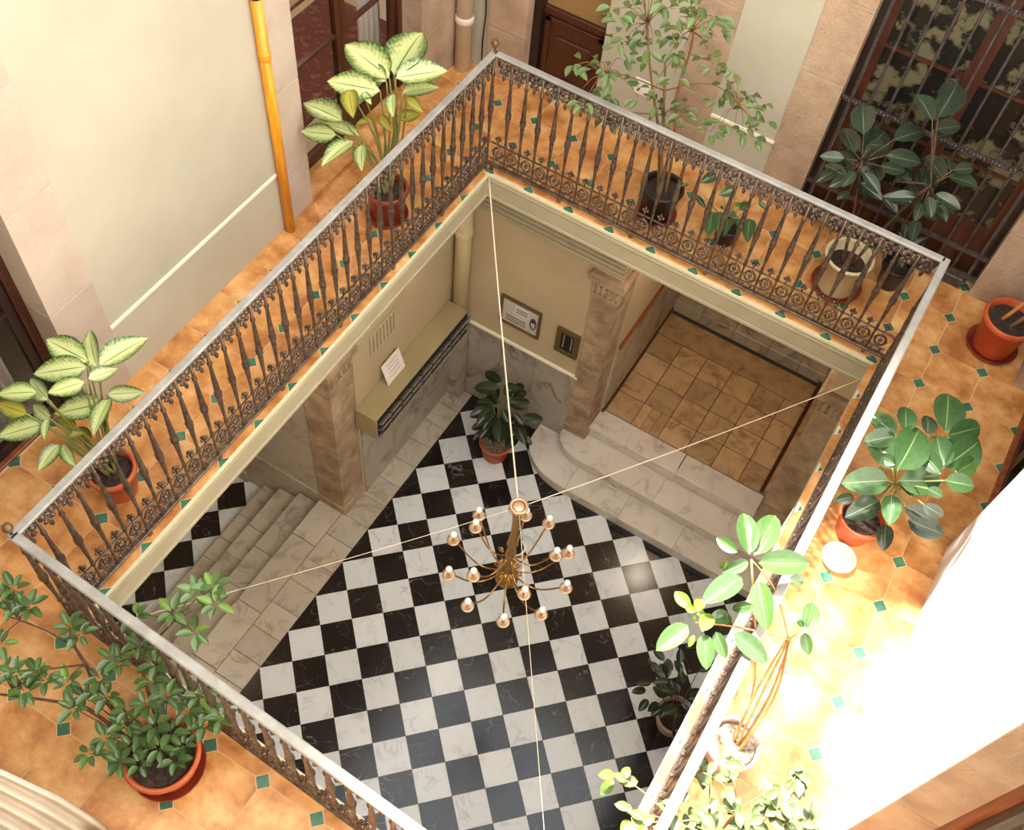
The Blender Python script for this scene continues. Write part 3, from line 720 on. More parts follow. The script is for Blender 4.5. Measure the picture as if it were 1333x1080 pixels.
# ================================================================== CHANDELIER AND CORDS
CX, CY = 1.53, -2.01
ch = thing('chandelier', 'brass chandelier with two tiers of arms hung on cords over the courtyard', 'chandelier', (CX, CY, -1.66))
Z = lambda z: z+1.66
MB().tube([(0.052*math.cos(2*PI*k/16), 0.052*math.sin(2*PI*k/16), Z(-0.46)) for k in range(16)], 0.011, 6, True).build('top_ring', 'brass_pale', ch, True)
MB().lathe([(0.04,Z(-0.50)),(0.045,Z(-0.47)),(0.03,Z(-0.46))], 14).build('top_cup', 'brass_pale', ch, True)
MB().lathe([(0.002,Z(-1.64)),(0.02,Z(-1.635)),(0.06,Z(-1.61)),(0.085,Z(-1.56)),(0.075,Z(-1.51)),(0.045,Z(-1.47)),(0.030,Z(-1.44))], 16).build('bowl', 'brass', ch, True)
MB().lathe([(0.03,Z(-1.44)),(0.042,Z(-1.40)),(0.028,Z(-1.36)),(0.038,Z(-1.31)),(0.040,Z(-1.27)),(0.022,Z(-1.23)),(0.036,Z(-1.17)),(0.036,Z(-1.12)),(0.022,Z(-1.06)),(0.040,Z(-1.0)),(0.032,Z(-0.93)),(0.024,Z(-0.85)),(0.026,Z(-0.66)),(0.034,Z(-0.56)),(0.04,Z(-0.50))], 14).build('stem', 'brass', ch, True)
pan_me = MB().lathe([(0.004,-0.012),(0.014,-0.01),(0.030,-0.004),(0.046,0.006),(0.048,0.010),(0.030,0.004),(0.012,0.004)], 14).mesh('drip_pan', 'brass_pale', True)
can_me = MB().lathe([(0.012,0.0),(0.013,0.055),(0.010,0.06)], 10).mesh('candle_tube', 'brass', True)
bulb_me = MB().lathe([(0.008,0.055),(0.012,0.064),(0.022,0.078),(0.025,0.092),(0.021,0.108),(0.010,0.118),(0.001,0.121)], 12).mesh('bulb', 'bulb', True)
def arm(r, zs, zp, ang):
    n = 16; pts = []
    for k in range(n+1):
        t = k/n
        rr = 0.03+(r-0.03)*t
        dip = -0.11*math.sin(PI*min(1, t*1.15)) if t < 0.87 else -0.11*math.sin(PI)*(1-t)
        pts.append((rr, 0, Z(zs)+(zp-zs)*t**3 + dip))
    b = MB().tube(pts, 0.0065, 6)
    sp = spiral(0.075, Z(zs)+0.02, 0.006, 0.034, 0.0, 1.3, 14)
    b.tube(sp, 0.005, 5)
    return b, pts[-1]
b1, e1 = arm(0.43, -1.44, -1.33, 0); arm1 = b1.mesh('arm', 'brass', True)
b2, e2 = arm(0.31, -1.22, -1.16, 0); arm2 = b2.mesh('arm', 'brass', True)
for me, e, n, a0 in ((arm1, e1, 10, -172), (arm2, e2, 5, -114)):
    for k in range(n):
        a = link('arm', me, ch, (0, 0, 0), (0, 0, math.radians(a0+360/n*k)))
        for nm, m2 in (('drip_pan', pan_me), ('candle_tube', can_me), ('bulb', bulb_me)): link(nm, m2, a, e)
b = MB(); random.seed(2)
for k in range(26):
    t = k/25; b.ball((0.05+0.03*math.sin(t*9), 0.03+0.02*math.cos(t*7), Z(-1.0)-0.42*t), 0.009, 6, 4)
b.build('crystal_string', 'crystal', ch, True)
def cord(label, p, sag, r=0.0035):
    a, e = Vector(p), Vector((CX, CY, -0.47)); n = 18
    dirv = (a-e); e = e + Vector((dirv.x, dirv.y, 0)).normalized()*0.06
    pts = [a.lerp(e, k/n)-Vector((0, 0, sag*4*(k/n)*(1-k/n))) for k in range(n+1)]
    o = MB().tube([q-a for q in pts], r, 5).build('stay_cord', 'wire', None, True, a)
    tag(o, label, 'cord', 'stay cords of the chandelier')
cord('pale cord from the far left slab corner down to the chandelier', (HX0+0.012, HY1-0.012, -0.02), 0.05, 0.006)
cord('pale cord from the right slab corner across the entrance to the chandelier', (HX1-0.01, HY1-0.01, -0.18), 0.03)
cord('thin cord from the near left slab corner across the hall steps to the chandelier', (HX0+0.01, HYA+0.01, -0.18), 0.03, 0.0018)
cord('thin cord running from the chandelier towards the viewer over the checkered floor', (HX1-0.01, HYD+0.01, -0.18), 0.03, 0.0022)

# ================================================================== WALL FITTINGS, UPPER
pp = thing('wall_pipe', 'yellow orange painted pipe standing against the left cream wall', 'pipe', (-0.765, -1.287, 0))
MB().tube([(0,0,0.0),(0,0,1.80)], 0.034, 12).build('tube', 'yellow', pp, True)
MB().lathe([(0.036,1.40),(0.038,1.41),(0.038,1.44),(0.036,1.45)], 12).build('collar', 'yellow', pp, True)
MB().lathe([(0.034,1.80),(0.040,1.81),(0.040,1.85),(0.02,1.86)], 12).build('cap', 'bracket', pp, True)
def downpipe(label, x, y, z0, z1, r, mat, collars):
    t = thing('drain_pipe', label, 'pipe', (x, y, z0))
    MB().tube([(0,0,0),(0,0,z1-z0)], r, 14).build('tube', mat, t, True)
    for c in collars: MB().lathe([(r+0.001,c),(r+0.010,c+0.01),(r+0.010,c+0.05),(r+0.001,c+0.06)], 14).build('collar', mat, t, True)
downpipe('pale drain pipe in the far left corner of the gallery', -0.72, 0.80, 0.0, HT, 0.062, 'pipe', (0.42, 2.0))
tag(MB().tube([(-0.60,0.885,0.02),(-0.605,0.885,0.25),(-0.59,0.885,0.5),(-0.605,0.885,0.9),(-0.60,0.885,1.6),(-0.60,0.885,2.6)], 0.006, 6).build('wall_cable', 'bracket'), 'thin dark cable running up beside the pale drain pipe', 'cable')
tag(MB().cbox(0.66, 0.78, 0.892, 0.9, 0.40, 0.53, 0.002).build('paper_notice', 'paper'), 'small white notice on the far wall behind the ficus', 'notice')

# ================================================================== WALL FITTINGS, COURTYARD
downpipe('beige drain pipe in the courtyard corner above the letterboxes', -0.385, 0.385, -2.45, ZC, 0.072, 'pipe_low', (1.15, 1.75))
mbx = thing('letterbox_unit', 'long beige letterbox unit with rows of metal flaps on the courtyard wall', 'letterbox', (-0.485, -1.13, -2.5))
MB().cbox(0, 0.22, 0, 1.46, 0.0, 0.30, 0.006).build('casing', 'mailbox', mbx)
MB().box(0.22, 0.224, 0.02, 1.44, 0.015, 0.285).build('slot_shade_sheet', 'slot_dark', mbx)
for rw in range(3):
    for c in range(9):
        y0 = 0.025+c*0.157; z0 = 0.025+rw*0.088
        MB().add([(0.226,y0,z0+0.03),(0.226,y0+0.138,z0+0.03),(0.262,y0+0.138,z0+0.062),(0.262,y0,z0+0.062),(0.230,y0,z0+0.022),(0.230,y0+0.138,z0+0.022),(0.268,y0+0.138,z0+0.054),(0.268,y0,z0+0.054)],
                 [(0,1,2,3),(7,6,5,4),(0,4,5,1),(1,5,6,2),(2,6,7,3),(3,7,4,0)]).build('flap', 'flap', mbx)
ps = thing('paper_sign', 'white paper sign propped on the letterboxes against the wall', 'sign', (-0.44, -0.64, -2.198))
MB().add([(0.05,-0.13,0),(0.05,0.13,0),(-0.02,0.13,0.22),(-0.02,-0.13,0.22),(0.054,-0.13,0.001),(0.054,0.13,0.001),(-0.016,0.13,0.221),(-0.016,-0.13,0.221)], [(3,2,1,0),(4,5,6,7),(0,1,5,4),(1,2,6,5),(2,3,7,6),(3,0,4,7)]).build('sheet', 'paper', ps)
for k in range(4):
    z = 0.05+k*0.04; x = 0.0545-0.07*z/0.22
    MB().add([(x,-0.07,z),(x,0.08,z),(x-0.005,0.08,z+0.014),(x-0.005,-0.07,z+0.014)], [(0,1,2,3)]).build('text_line', 'ink', ps)
vg = thing('wall_vent', 'small slotted vent high on the courtyard wall above the letterboxes', 'vent', (-0.483, -0.69, -1.72))
MB().cbox(0, 0.012, -0.19, 0.19, 0, 0.025, 0.003).cbox(0, 0.012, -0.19, 0.19, 0.245, 0.27, 0.003).build('frame', 'plaster_low', vg)
MB().box(-0.001, 0.002, -0.18, 0.18, 0.02, 0.25).build('back', 'slot_dark', vg)
for k in range(8): MB().cbox(0.001, 0.016, -0.185+k*0.048, -0.155+k*0.048, 0.02, 0.25, 0.003).build('slat', 'plaster_low', vg)
sg = thing('framed_sign', 'framed pale plaque with dark emblem on the courtyard wall', 'sign', (0.205, 0.48, -2.28))
f = MB()
for a, b, c, e in ((-0.21,0.21,0,0.025),(-0.21,0.21,0.345,0.37),(-0.21,-0.185,0.02,0.35),(0.185,0.21,0.02,0.35)): f.cbox(a, b, -0.03, 0, c, e, 0.004)
f.build('frame', 'frame_b', sg)
MB().box(-0.19, 0.19, -0.014, -0.004, 0.02, 0.35).build('plaque', 'plaque', sg)
f = MB().box(-0.06, 0.08, -0.016, -0.0145, 0.20, 0.30); f.build('printed_block', 'paper', sg)
for k in range(3): MB().box(-0.05, 0.07, -0.0175, -0.0162, 0.215+k*0.026, 0.226+k*0.026).build('text_line', 'ink', sg)
MB().tube([(0.135+0.028*math.cos(2*PI*k/16), -0.016, 0.17+0.075*math.sin(2*PI*k/16)) for k in range(16)], 0.006, 5, True).build('emblem', 'ink', sg)
MB().add([(0.135+0.026*math.cos(PI*k/8), -0.0155, 0.18+0.07*math.sin(PI*k/8)) for k in range(9)], [tuple(range(8,-1,-1))]).build('emblem_top', 'ink', sg)
for k in range(3): MB().box(-0.15, 0.06, -0.016, -0.0145, 0.06+k*0.03, 0.07+k*0.03).build('text_line', 'ink', sg)
ic = thing('intercom_panel', 'square bronze intercom panel with dark face beside the entrance pilaster', 'intercom', (0.70, 0.48, -2.29))
f = MB()
for a, b, c, e in ((-0.115,0.115,0,0.05),(-0.115,0.115,0.29,0.34),(-0.115,-0.065,0.04,0.30),(0.065,0.115,0.04,0.30)): f.cbox(a, b, -0.028, 0, c, e, 0.004)
f.build('frame', 'frame_b', ic)
MB().box(-0.07, 0.07, -0.012, -0.002, 0.04, 0.30).build('face', 'bracket', ic)
for sx in (-0.04, 0.04): MB().box(sx-0.006, sx+0.006, -0.016, -0.011, 0.08, 0.26).build('button_strip', 'flap', ic)

# ================================================================== VESTIBULE LAMP AND ADDED FILL LAMPS
def lamp(label, x, y, z, power, col=(1.0, 0.8, 0.55)):
    t = thing('unseen_lamp', label, 'lamp', (x, y, z))
    MB().lathe([(0.002,-0.09),(0.06,-0.085),(0.11,-0.05),(0.12,-0.01),(0.10,0.0)], 16).build('globe', 'bulb', t, True)
    MB().lathe([(0.06,0.0),(0.07,0.01),(0.07,0.03),(0.03,0.035)], 14).build('rose', 'brass', t, True)
    l = bpy.data.lights.new('lamp_light', 'POINT'); l.energy = power; l.color = col; l.shadow_soft_size = 0.15
    lo = bpy.data.objects.new('lamp_light', l); COL.objects.link(lo); lo.location = (0, 0, -0.28); lo.parent = t
lamp('round ceiling lamp of the entrance vestibule', 2.0, 1.2, -0.25, 15, (1.0, 0.84, 0.64))
lamp('added round lamp brightening the lower left hall', -1.7, -2.6, -0.25, 12, (1.0, 0.88, 0.72))  # added lamp, lifts the brightness of the hall
lamp('added round lamp under the near gallery brightening the courtyard', 1.5, -4.65, -0.25, 22, (1.0, 0.9, 0.76))  # added lamp, keeps the lower floor from rendering too dark
lamp('added round lamp brightening the carpeted room', -2.1, 0.0, 2.69, 45, (1.0, 0.85, 0.65))  # added lamp, so the room behind the glass is not black
# ================================================================== PLANTS
def leaf_mesh(name, mat, wfun, n=9, fold=0.18, curl=0.12, cols=2):
    """unit leaf along +x, half width 0.5, gently folded at the midrib and curled down at the tip"""
    vs, fs, uvs = [], [], []
    cs = [k/cols for k in range(-cols, cols+1)]
    for i in range(n+1):
        t = i/n; w = max(0.004, wfun(t))*0.5
        for c in cs: vs.append((t, c*w, fold*abs(c)*w*1.6 + curl*(0.25-(t-0.5)**2)*0.9 - 0.0)); uvs.append((t, c*0.5+0.5))
    m = len(cs)
    for i in range(n):
        for k in range(m-1): fs.append((i*m+k, (i+1)*m+k, (i+1)*m+k+1, i*m+k+1))
    me = bpy.data.meshes.new(name); me.from_pydata(vs, [], fs); me.materials.append(M[mat])
    ul = me.uv_layers.new(name='UVMap')
    for p in me.polygons:
        for li, vi in zip(p.loop_indices, p.vertices): ul.data[li].uv = uvs[vi]
    me.polygons.foreach_set('use_smooth', [True]*len(me.polygons)); me.update()
    return me
oval = lambda t: (math.sin(PI*t**0.85)**0.62) if 0 < t < 1 else 0
lance = lambda t: (math.sin(PI*t**0.72)**0.8) if 0 < t < 1 else 0
egg = lambda t: (math.sin(PI*t**0.95)**0.75) if 0 < t < 1 else 0
LM = {}
for k, mat, wf, n, c in (('dieff', 'leaf_dieff', lance, 10, 2), ('dieff_y', 'leaf_dieff_y', lance, 10, 2), ('rub', 'leaf_rub', oval, 9, 2), ('rub_dark', 'leaf_rub_dark', oval, 9, 2),
                         ('rub_light', 'leaf_rub_light', oval, 9, 2), ('fresh', 'leaf_fresh', egg, 8, 2), ('low', 'leaf_low', oval, 8, 2), ('ficus', 'leaf_ficus', egg, 5, 1),
                         ('bush', 'leaf_bush', oval, 6, 1), ('bush_fresh', 'leaf_fresh', oval, 6, 1), ('pale', 'leaf_pale', egg, 5, 1), ('peace', 'leaf_rub', lance, 8, 2)):
    LM[k] = leaf_mesh(k+'_leaf', mat, wf, n, 0.14 if n > 6 else 0.25, 0.14, c)
def put_leaf(plant, kind, b, t, wr, tilt=None, roll=0.0):
    b, t = Vector(b), Vector(t); d = t-b; ln = d.length
    X = d.normalized(); up = Vector((0, 0, 1)) if tilt is None else Vector(tilt).normalized()
    if abs(X.dot(up)) > 0.96: up = Vector((0.55, -0.75, 0.35))
    Y = up.cross(X).normalized(); Zv = X.cross(Y)
    if roll:
        Y, Zv = Y*math.cos(roll)+Zv*math.sin(roll), Zv*math.cos(roll)-Y*math.sin(roll)
    o = bpy.data.objects.new('leaf', LM[kind]); COL.objects.link(o); o.parent = plant
    w = ln*wr; bl = b-plant.location
    o.matrix_local = Matrix(((X.x*ln, Y.x*w, Zv.x*ln, bl.x), (X.y*ln, Y.y*w, Zv.y*ln, bl.y), (X.z*ln, Y.z*w, Zv.z*ln, bl.z), (0, 0, 0, 1)))
    return o
def near_axis(u, v, ax, ay, zmin, zmax):
    """height at which the sight line passes closest to the plant's axis"""
    p0, p1 = at(u, v, 0.0), at(u, v, 1.0); d = p1-p0
    t = ((ax-p0.x)*d.x+(ay-p0.y)*d.y)/max(1e-6, d.x*d.x+d.y*d.y)
    return max(zmin, min(zmax, t))
def stem(plant, pts, r0, r1, mat, name='stem'):
    n = len(pts)
    # smooth the polyline a little
    P = [Vector(p) for p in pts]; out = []
    for i in range(n-1):
        a, b = P[i], P[i+1]
        pa = P[i-1] if i else a; pb = P[i+2] if i+2 < n else b
        for k in range(4):
            t = k/4
            out.append(0.5*((2*a)+(b-pa)*t+(2*pa-5*a+4*b-pb)*t*t+(3*a-pa-3*b+pb)*t**3))
    out.append(P[-1])
    rr = [r0+(r1-r0)*k/(len(out)-1) for k in range(len(out))]
    return MB().tube([p-plant.location for p in out], rr, 6).build(name, mat, plant, True)
def pot(plant, r, h, mat, soil='soil', taper=0.74, rim=0.03, fill=0.82, saucer=None, roll=False):
    rb = r*taper; zr = h-rim*1.3
    prof = [(rb*0.98, 0.0), (rb, 0.008), (r*0.93, zr), (r, zr+0.002), (r*1.0+0.004, zr+0.012), (r, h-0.004), (r-0.008, h), (r-0.018, h-0.006), (r*0.86, h-rim*1.4), (r*0.80, h*fill-0.03), (0.004, h*fill-0.03)]
    z0 = 0.0
    if saucer:
        MB().lathe([(rb*0.9,0.0),(rb*1.25,0.004),(rb*1.34,0.03),(rb*1.30,0.03),(rb*1.2,0.012),(0.003,0.011)], 24).build('saucer', saucer, plant, True); z0 = 0.0125
    MB().lathe([(a, b+z0) for a, b in prof], 28).build('pot', mat, plant, True)
    n = 20; vs = [(0, 0, h*fill+z0+0.008)]; random.seed(int(r*1e4))
    for ring, q in ((0.45, 1), (0.83, 1)):
        for k in range(n): vs.append((r*q*ring*math.cos(2*PI*k/n), r*q*ring*math.sin(2*PI*k/n), h*fill+z0+random.uniform(-0.008, 0.008)))
    fs = [(0, 1+k, 1+(k+1) % n) for k in range(n)] + [(1+k, 1+n+k, 1+n+(k+1) % n, 1+(k+1) % n) for k in range(n)]
    MB().add(vs, fs).build('soil', soil, plant, True)
    return h*fill
def potted(label, cat, x, y, z, group=None, name='potted_plant'): return thing(name, label, cat, (x, y, z), group)
def px_leaves(plant, leaves, ax, ay, zmin, zmax, conv, kind, wr, dz=-0.03, dmat=None):
    out = []
    for lf in leaves:
        bu, bv = conv(lf[0], lf[1]); tu, tv = conv(lf[2], lf[3]); kd = lf[4] if len(lf) > 4 else kind; w = lf[5] if len(lf) > 5 else wr
        zb = near_axis(bu, bv, ax, ay, zmin, zmax); b = at(bu, bv, zb); t = at(tu, tv, zb+(lf[6] if len(lf) > 6 else dz))
        put_leaf(plant, kd, b, t, w, (0.08, -0.5, 0.86), random.uniform(-0.25, 0.25)); out.append(b)
    return out
random.seed(11)
# ---- variegated plant, left
x, y = -0.33, -3.40
p = potted('variegated dumb cane in terracotta pot at the near left railing', 'plant', x, y, 0, 'variegated plants'); hs = pot(p, 0.135, 0.24, 'pot')
cv = lambda a, b: (a/3, 280+b/3)
B = px_leaves(p, [(345,570,180,485),(380,590,350,450),(390,590,578,478),(340,590,130,622),(330,650,185,695),(345,640,462,598),(405,735,210,778),(145,690,-10,700),(190,720,118,640),(105,775,-10,735,'dieff_y'),(168,815,-12,868),
                  (200,800,130,740),(420,700,565,690),(430,715,365,862),(228,895,150,1000),(245,895,300,985),(300,830,225,795,'dieff_y'),(360,880,300,830,'dieff_y'),(255,860,330,850,'dieff_y'),(190,790,175,880,'dieff')], x, y, 0.34, 1.05, cv, 'dieff', 0.52)
for k, b in enumerate(B):
    a = 2*PI*k/5; s0 = Vector((x+0.03*math.cos(a), y+0.03*math.sin(a), hs))
    stem(p, [s0, s0.lerp(b, 0.5)+Vector((0.0, 0, 0.05)), b], 0.009, 0.004, 'stem_green')
# ---- variegated plant, far left
x, y = -0.31, -0.80
p = potted('tall variegated dumb cane in red pot behind the far left railing', 'plant', x, y, 0, 'variegated plants'); hs = pot(p, 0.15, 0.26, 'pot_dark', saucer='pot_dark')
cv = lambda a, b: (340+a*0.2037, b*0.2037)
B = px_leaves(p, [(820,500,535,285),(850,480,1025,205),(860,500,1192,452),(760,580,420,520),(900,600,1140,560),(840,600,845,750),(560,575,590,755,'dieff_y'),(650,590,705,670),(520,770,268,660),(630,865,385,785,'dieff',0.34),(480,860,250,840),
                  (590,900,385,1065,'dieff',0.5),(640,925,645,1095,'dieff',0.5),(705,770,605,795,'dieff_y'),(760,740,835,840,'dieff_y'),(870,755,1015,730,'dieff_y'),(930,620,1035,715,'dieff_y'),(800,520,700,420)], x, y, 0.45, 1.15, cv, 'dieff', 0.52)
for k, b in enumerate(B):
    a = 2*PI*k/5; s0 = Vector((x+0.03*math.cos(a), y+0.03*math.sin(a), hs))
    stem(p, [s0, s0.lerp(b, 0.5)+Vector((0.02, 0.02, 0.05)), b], 0.010, 0.004, 'stem_green')
# ---- rubber plant, right gallery
x, y = 3.35, -1.295
p = potted('broad leaved rubber plant in terracotta pot beside a clear saucer', 'plant', x, y, 0); hs = pot(p, 0.14, 0.20, 'pot_red', fill=0.7, taper=0.72)
cv = lambda a, b: (1000+a*0.2593, 480+b*0.2593)
B = px_leaves(p, [(590,780,580,915,'rub_dark'),(560,660,385,745,'rub_dark'),(690,690,810,755,'rub_dark'),(700,760,880,830,'rub_dark'),(780,680,880,740,'rub_dark',0.6),(430,640,335,665,'rub_dark'),(800,330,800,235,'rub_dark'),(620,630,610,785),
                  (625,505,520,340),(650,505,758,300),(605,560,365,575),(655,562,868,560),(640,330,510,225),(690,315,688,190),(640,335,475,370),(890,315,903,125,'rub',0.62),(900,335,1065,290),(885,490,1062,360,'rub',0.6),(880,500,845,335),(868,525,762,405),(885,560,1035,590),
                  (945,520,1040,460,'rub_light'),(800,600,875,640,'rub'),(640,480,560,430,'rub'),(720,640,700,560,'rub')], x, y, 0.26, 0.72, cv, 'rub', 0.6)
T1, T2 = at(1165, 628, 0.52), at(1228, 590, 0.55)
stem(p, [(x, y, hs-0.01), (x+0.01, y+0.05, 0.3), T1], 0.012, 0.007, 'bark'); stem(p, [(x+0.03, y+0.02, hs-0.01), (x+0.1, y+0.2, 0.3), T2], 0.012, 0.007, 'bark')
for b in B: stem(p, [b, b.lerp(T1 if (b-T1).length < (b-T2).length else T2, 0.9)], 0.004, 0.005, 'stem_green', 'petiole')
# saucer beside it
s = thing('plant_saucer', 'empty clear plastic saucer on the orange tiles beside the rubber plant', 'saucer', (*at(1090, 728, 0.0).xy, 0.001))
MB().lathe([(0.004,0.0),(0.075,0.0),(0.088,0.012),(0.098,0.030),(0.101,0.030),(0.092,0.010),(0.078,-0.0),(0.004,0.004)], 28).build('dish', 'saucer', s, True)
MB().lathe([(0.055,0.006),(0.058,0.010),(0.062,0.006)], 24, cap=False).build('base_ring', 'saucer', s, True)
# ---- tall leggy rubber plant, right gallery near
x, y = 3.25, -2.89
p = potted('leggy rubber plant leaning over the right railing from a weathered pot', 'plant', x, y, 0); hs = pot(p, 0.138, 0.22, 'pot_grey', 'soil_grey', fill=0.86)
cv = lambda a, b: (840+a*0.213, 660+b*0.213)
def expl(leaves, z, kind, wr, dz=-0.03):
    for lf in leaves:
        bu, bv = cv(lf[0], lf[1]); tu, tv = cv(lf[2], lf[3]); dd_ = lf[5] if len(lf) > 5 else dz
        put_leaf(p, lf[4] if len(lf) > 4 else kind, at(bu, bv, z), at(tu, tv, z+dd_), wr, (0.0, -0.4, 0.9), random.uniform(-0.2, 0.2))
expl([(635,290,600,35,'rub_light'),(665,295,795,50,'rub_light'),(565,275,435,185,'rub_light'),(690,340,1005,345,'rub_light'),(630,330,470,400,'rub'),(590,430,345,590,'rub',0.0),(690,450,745,755,'rub_light'),(660,600,530,620,'rub',-0.08),(880,430,965,450,'rub_light',-0.08),(500,330,455,370,'fresh',-0.06)], 1.10, 'rub_light', 0.46)
expl([(262,722,65,878,'rub_light'),(360,772,375,995,'rub_light'),(280,625,180,515,'fresh'),(430,760,495,925,'rub_light'),(545,768,745,955,'rub'),(390,690,505,655,'rub',-0.06),(500,640,500,720,'rub',-0.08),(300,780,265,855,'fresh')], 1.02, 'rub_light', 0.5)
expl([(310,640,245,600,'fresh'),(315,640,340,560,'fresh'),(310,650,365,650,'fresh'),(345,760,398,650,'fresh'),(300,660,290,700,'fresh')], 1.06, 'fresh', 0.6)
expl([(985,738,1025,585,'rub_light'),(972,765,1000,905,'rub_light'),(965,735,935,690,'rub_light')], 0.80, 'rub_light', 0.55)
K = at(1027, 832, 0.74); C1 = at(978, 728, 1.09); C2 = at(905, 810, 1.01); C3 = at(1047, 818, 0.79)
for k, (dx, dy, sx) in enumerate(((0.0, 0.0, 0.0), (0.015, 0.01, 0.03), (-0.02, 0.01, -0.02), (0.02, -0.02, 0.05))):
    s0 = Vector((x+0.02+dx, y+dy, hs-0.01)); stem(p, [s0, s0.lerp(K, 0.5)+Vector((sx, sx*0.6, 0)), K+Vector((dx*0.4, dy*0.4, 0))], 0.008, 0.006, 'stem_orange')
stem(p, [(x-0.01, y+0.03, hs-0.01), at(983, 885, 0.5), C1], 0.006, 0.005, 'stem_orange')
stem(p, [K, at(960, 816, 0.9), C2], 0.006, 0.004, 'stem_orange'); stem(p, [K, at(1010, 770, 0.95), C1], 0.006, 0.004, 'stem_orange'); stem(p, [K, C3], 0.005, 0.003, 'stem_orange')
# ---- rubber plant by the grille
x, y = 2.56, 0.43
p = potted('dark rubber plant in cream ceramic pot before the iron grille', 'plant', x, y, 0); hs = pot(p, 0.165, 0.30, 'pot_cream', rim=0.02, taper=0.8, fill=0.66, saucer='pot_dark')
cv = lambda a, b: (883+a*0.3376, b*0.3376)
B = px_leaves(p, [(715,520,710,405),(680,590,632,495),(705,610,795,505),(640,610,545,602),(655,660,655,580),(605,660,532,702),(640,690,598,725),(690,690,725,765),(800,600,935,628),(780,640,875,660),(830,540,945,505),(1000,455,1075,322,'rub_dark',0.42),(980,465,918,365),(985,500,1085,485),(990,530,1055,515),
                  (1025,690,955,600),(1040,680,1155,718),(1050,665,1040,615),(1060,655,1135,650),(970,750,930,650),(980,755,1075,785),(990,775,1035,855),(900,700,860,680),(860,790,818,732),(900,800,965,780),(790,760,845,822),(920,850,900,930),(870,860,870,915),(760,720,695,650),(730,560,795,560),
                  (690,640,740,700),(840,700,900,660),(780,700,760,640),(660,740,610,770),(940,820,1000,850)], x+0.05, y+0.05, 0.60, 1.6, cv, 'rub_dark', 0.48)
T1, T2 = at(1122, 210, 1.05), at(1212, 240, 1.1)
stem(p, [(x-0.02, y, hs), (x-0.1, y+0.02, 0.6), T1], 0.012, 0.006, 'bark_dark'); stem(p, [(x+0.03, y+0.02, hs), (x+0.12, y+0.06, 0.65), T2], 0.012, 0.006, 'bark_dark'); stem(p, [T2, at(1214, 150, 1.4)], 0.006, 0.004, 'bark_dark')
for b in B: stem(p, [b, b.lerp(T1 if (b-T1).length < (b-T2).length else T2, 0.75)], 0.003, 0.004, 'bark_dark', 'petiole')
for k in range(16):
    T = T1 if k % 2 else T2; an = k*2.4; c = T+Vector((0.05*math.cos(an), 0.05*math.sin(an), -0.05-0.03*(k % 5)))
    put_leaf(p, 'rub_dark', c, c+Vector((0.17*math.cos(an), 0.14*math.sin(an), -0.03)), 0.45, (0.1, -0.5, 0.85))
# ---- black pot behind it
x, y = 2.86, 0.66
p = potted('small black plastic pot with dark leaves behind the cream pot', 'plant', x, y, 0); hs = pot(p, 0.10, 0.2, 'pot_black')
for k in range(9):
    a = 2*PI*k/9+0.3; b = Vector((x+0.03*math.cos(a), y+0.03*math.sin(a), 0.32+0.03*(k % 3))); put_leaf(p, 'low', b, b+Vector((0.12*math.cos(a), 0.12*math.sin(a), 0.05)), 0.45); stem(p, [(x, y, hs), b], 0.004, 0.003, 'stem_green')
# ---- weeping fig at the far railing
random.seed(21)
x, y = 1.23, 0.30
p = potted('airy weeping fig tree in dark pot behind the far railing', 'plant', x, y, 0); hs = pot(p, 0.15, 0.27, 'pot_black', saucer='pot_dark')
cv = lambda a, b: (740+a*0.2025, b*0.2025)
CL = [(300,60),(330,120),(400,60),(460,110),(540,60),(620,40),(690,60),(700,120),(760,70),(840,50),(860,110),(940,110),(970,170),(950,240),(300,260),(330,310),(340,380),(390,270),(450,310),(480,250),(540,290),(510,350),(500,420),(520,170),(660,250),(720,220),(650,340),(700,310),(700,400),(680,490),
      (900,380),(930,420),(960,480),(1060,460),(1040,600),(1010,540),(1110,590),(1150,640),(1150,720),(1220,680),(1270,790),(960,640),(980,800),(1060,830),(1120,830),(1180,880),(910,850),(100,430),(180,420),(250,460),(40,420),(280,500),(350,520),(60,610),(130,600),(180,640),(100,660),(260,600),(230,780),(320,800),
      (450,630),(560,670),(610,700),(620,790),(650,820),(700,720),(760,670),(740,740),(560,570),(430,-60),(560,-80),(680,-70),(820,-60),(520,-160),(700,-170)]
trunk = [Vector((x, y, hs-0.01)), at(862, 190, 0.62), at(865, 118, 0.95), at(866, 80, 1.15)]
stem(p, trunk, 0.014, 0.007, 'bark'); stem(p, [(x+0.03, y, hs-0.01), at(877, 190, 0.62), at(882, 125, 0.95), at(900, 60, 1.3), at(905, 10, 1.6)], 0.012, 0.005, 'bark')
stem(p, [(x-0.03, y+0.01, hs-0.01), at(858, 180, 0.65), at(848, 105, 1.0), at(842, 40, 1.35), at(838, -20, 1.7)], 0.012, 0.004, 'bark')
stem(p, [trunk[2], at(820, 100, 1.1), at(770, 88, 1.1)], 0.005, 0.002, 'bark'); stem(p, [trunk[2], at(930, 110, 1.1), at(985, 160, 1.1)], 0.005, 0.002, 'bark')
hub = [at(866, 90, 1.1), at(900, 40, 1.4), at(842, 30, 1.4), at(862, 150, 0.8), at(960, 135, 1.1), at(790, 95, 1.1)]
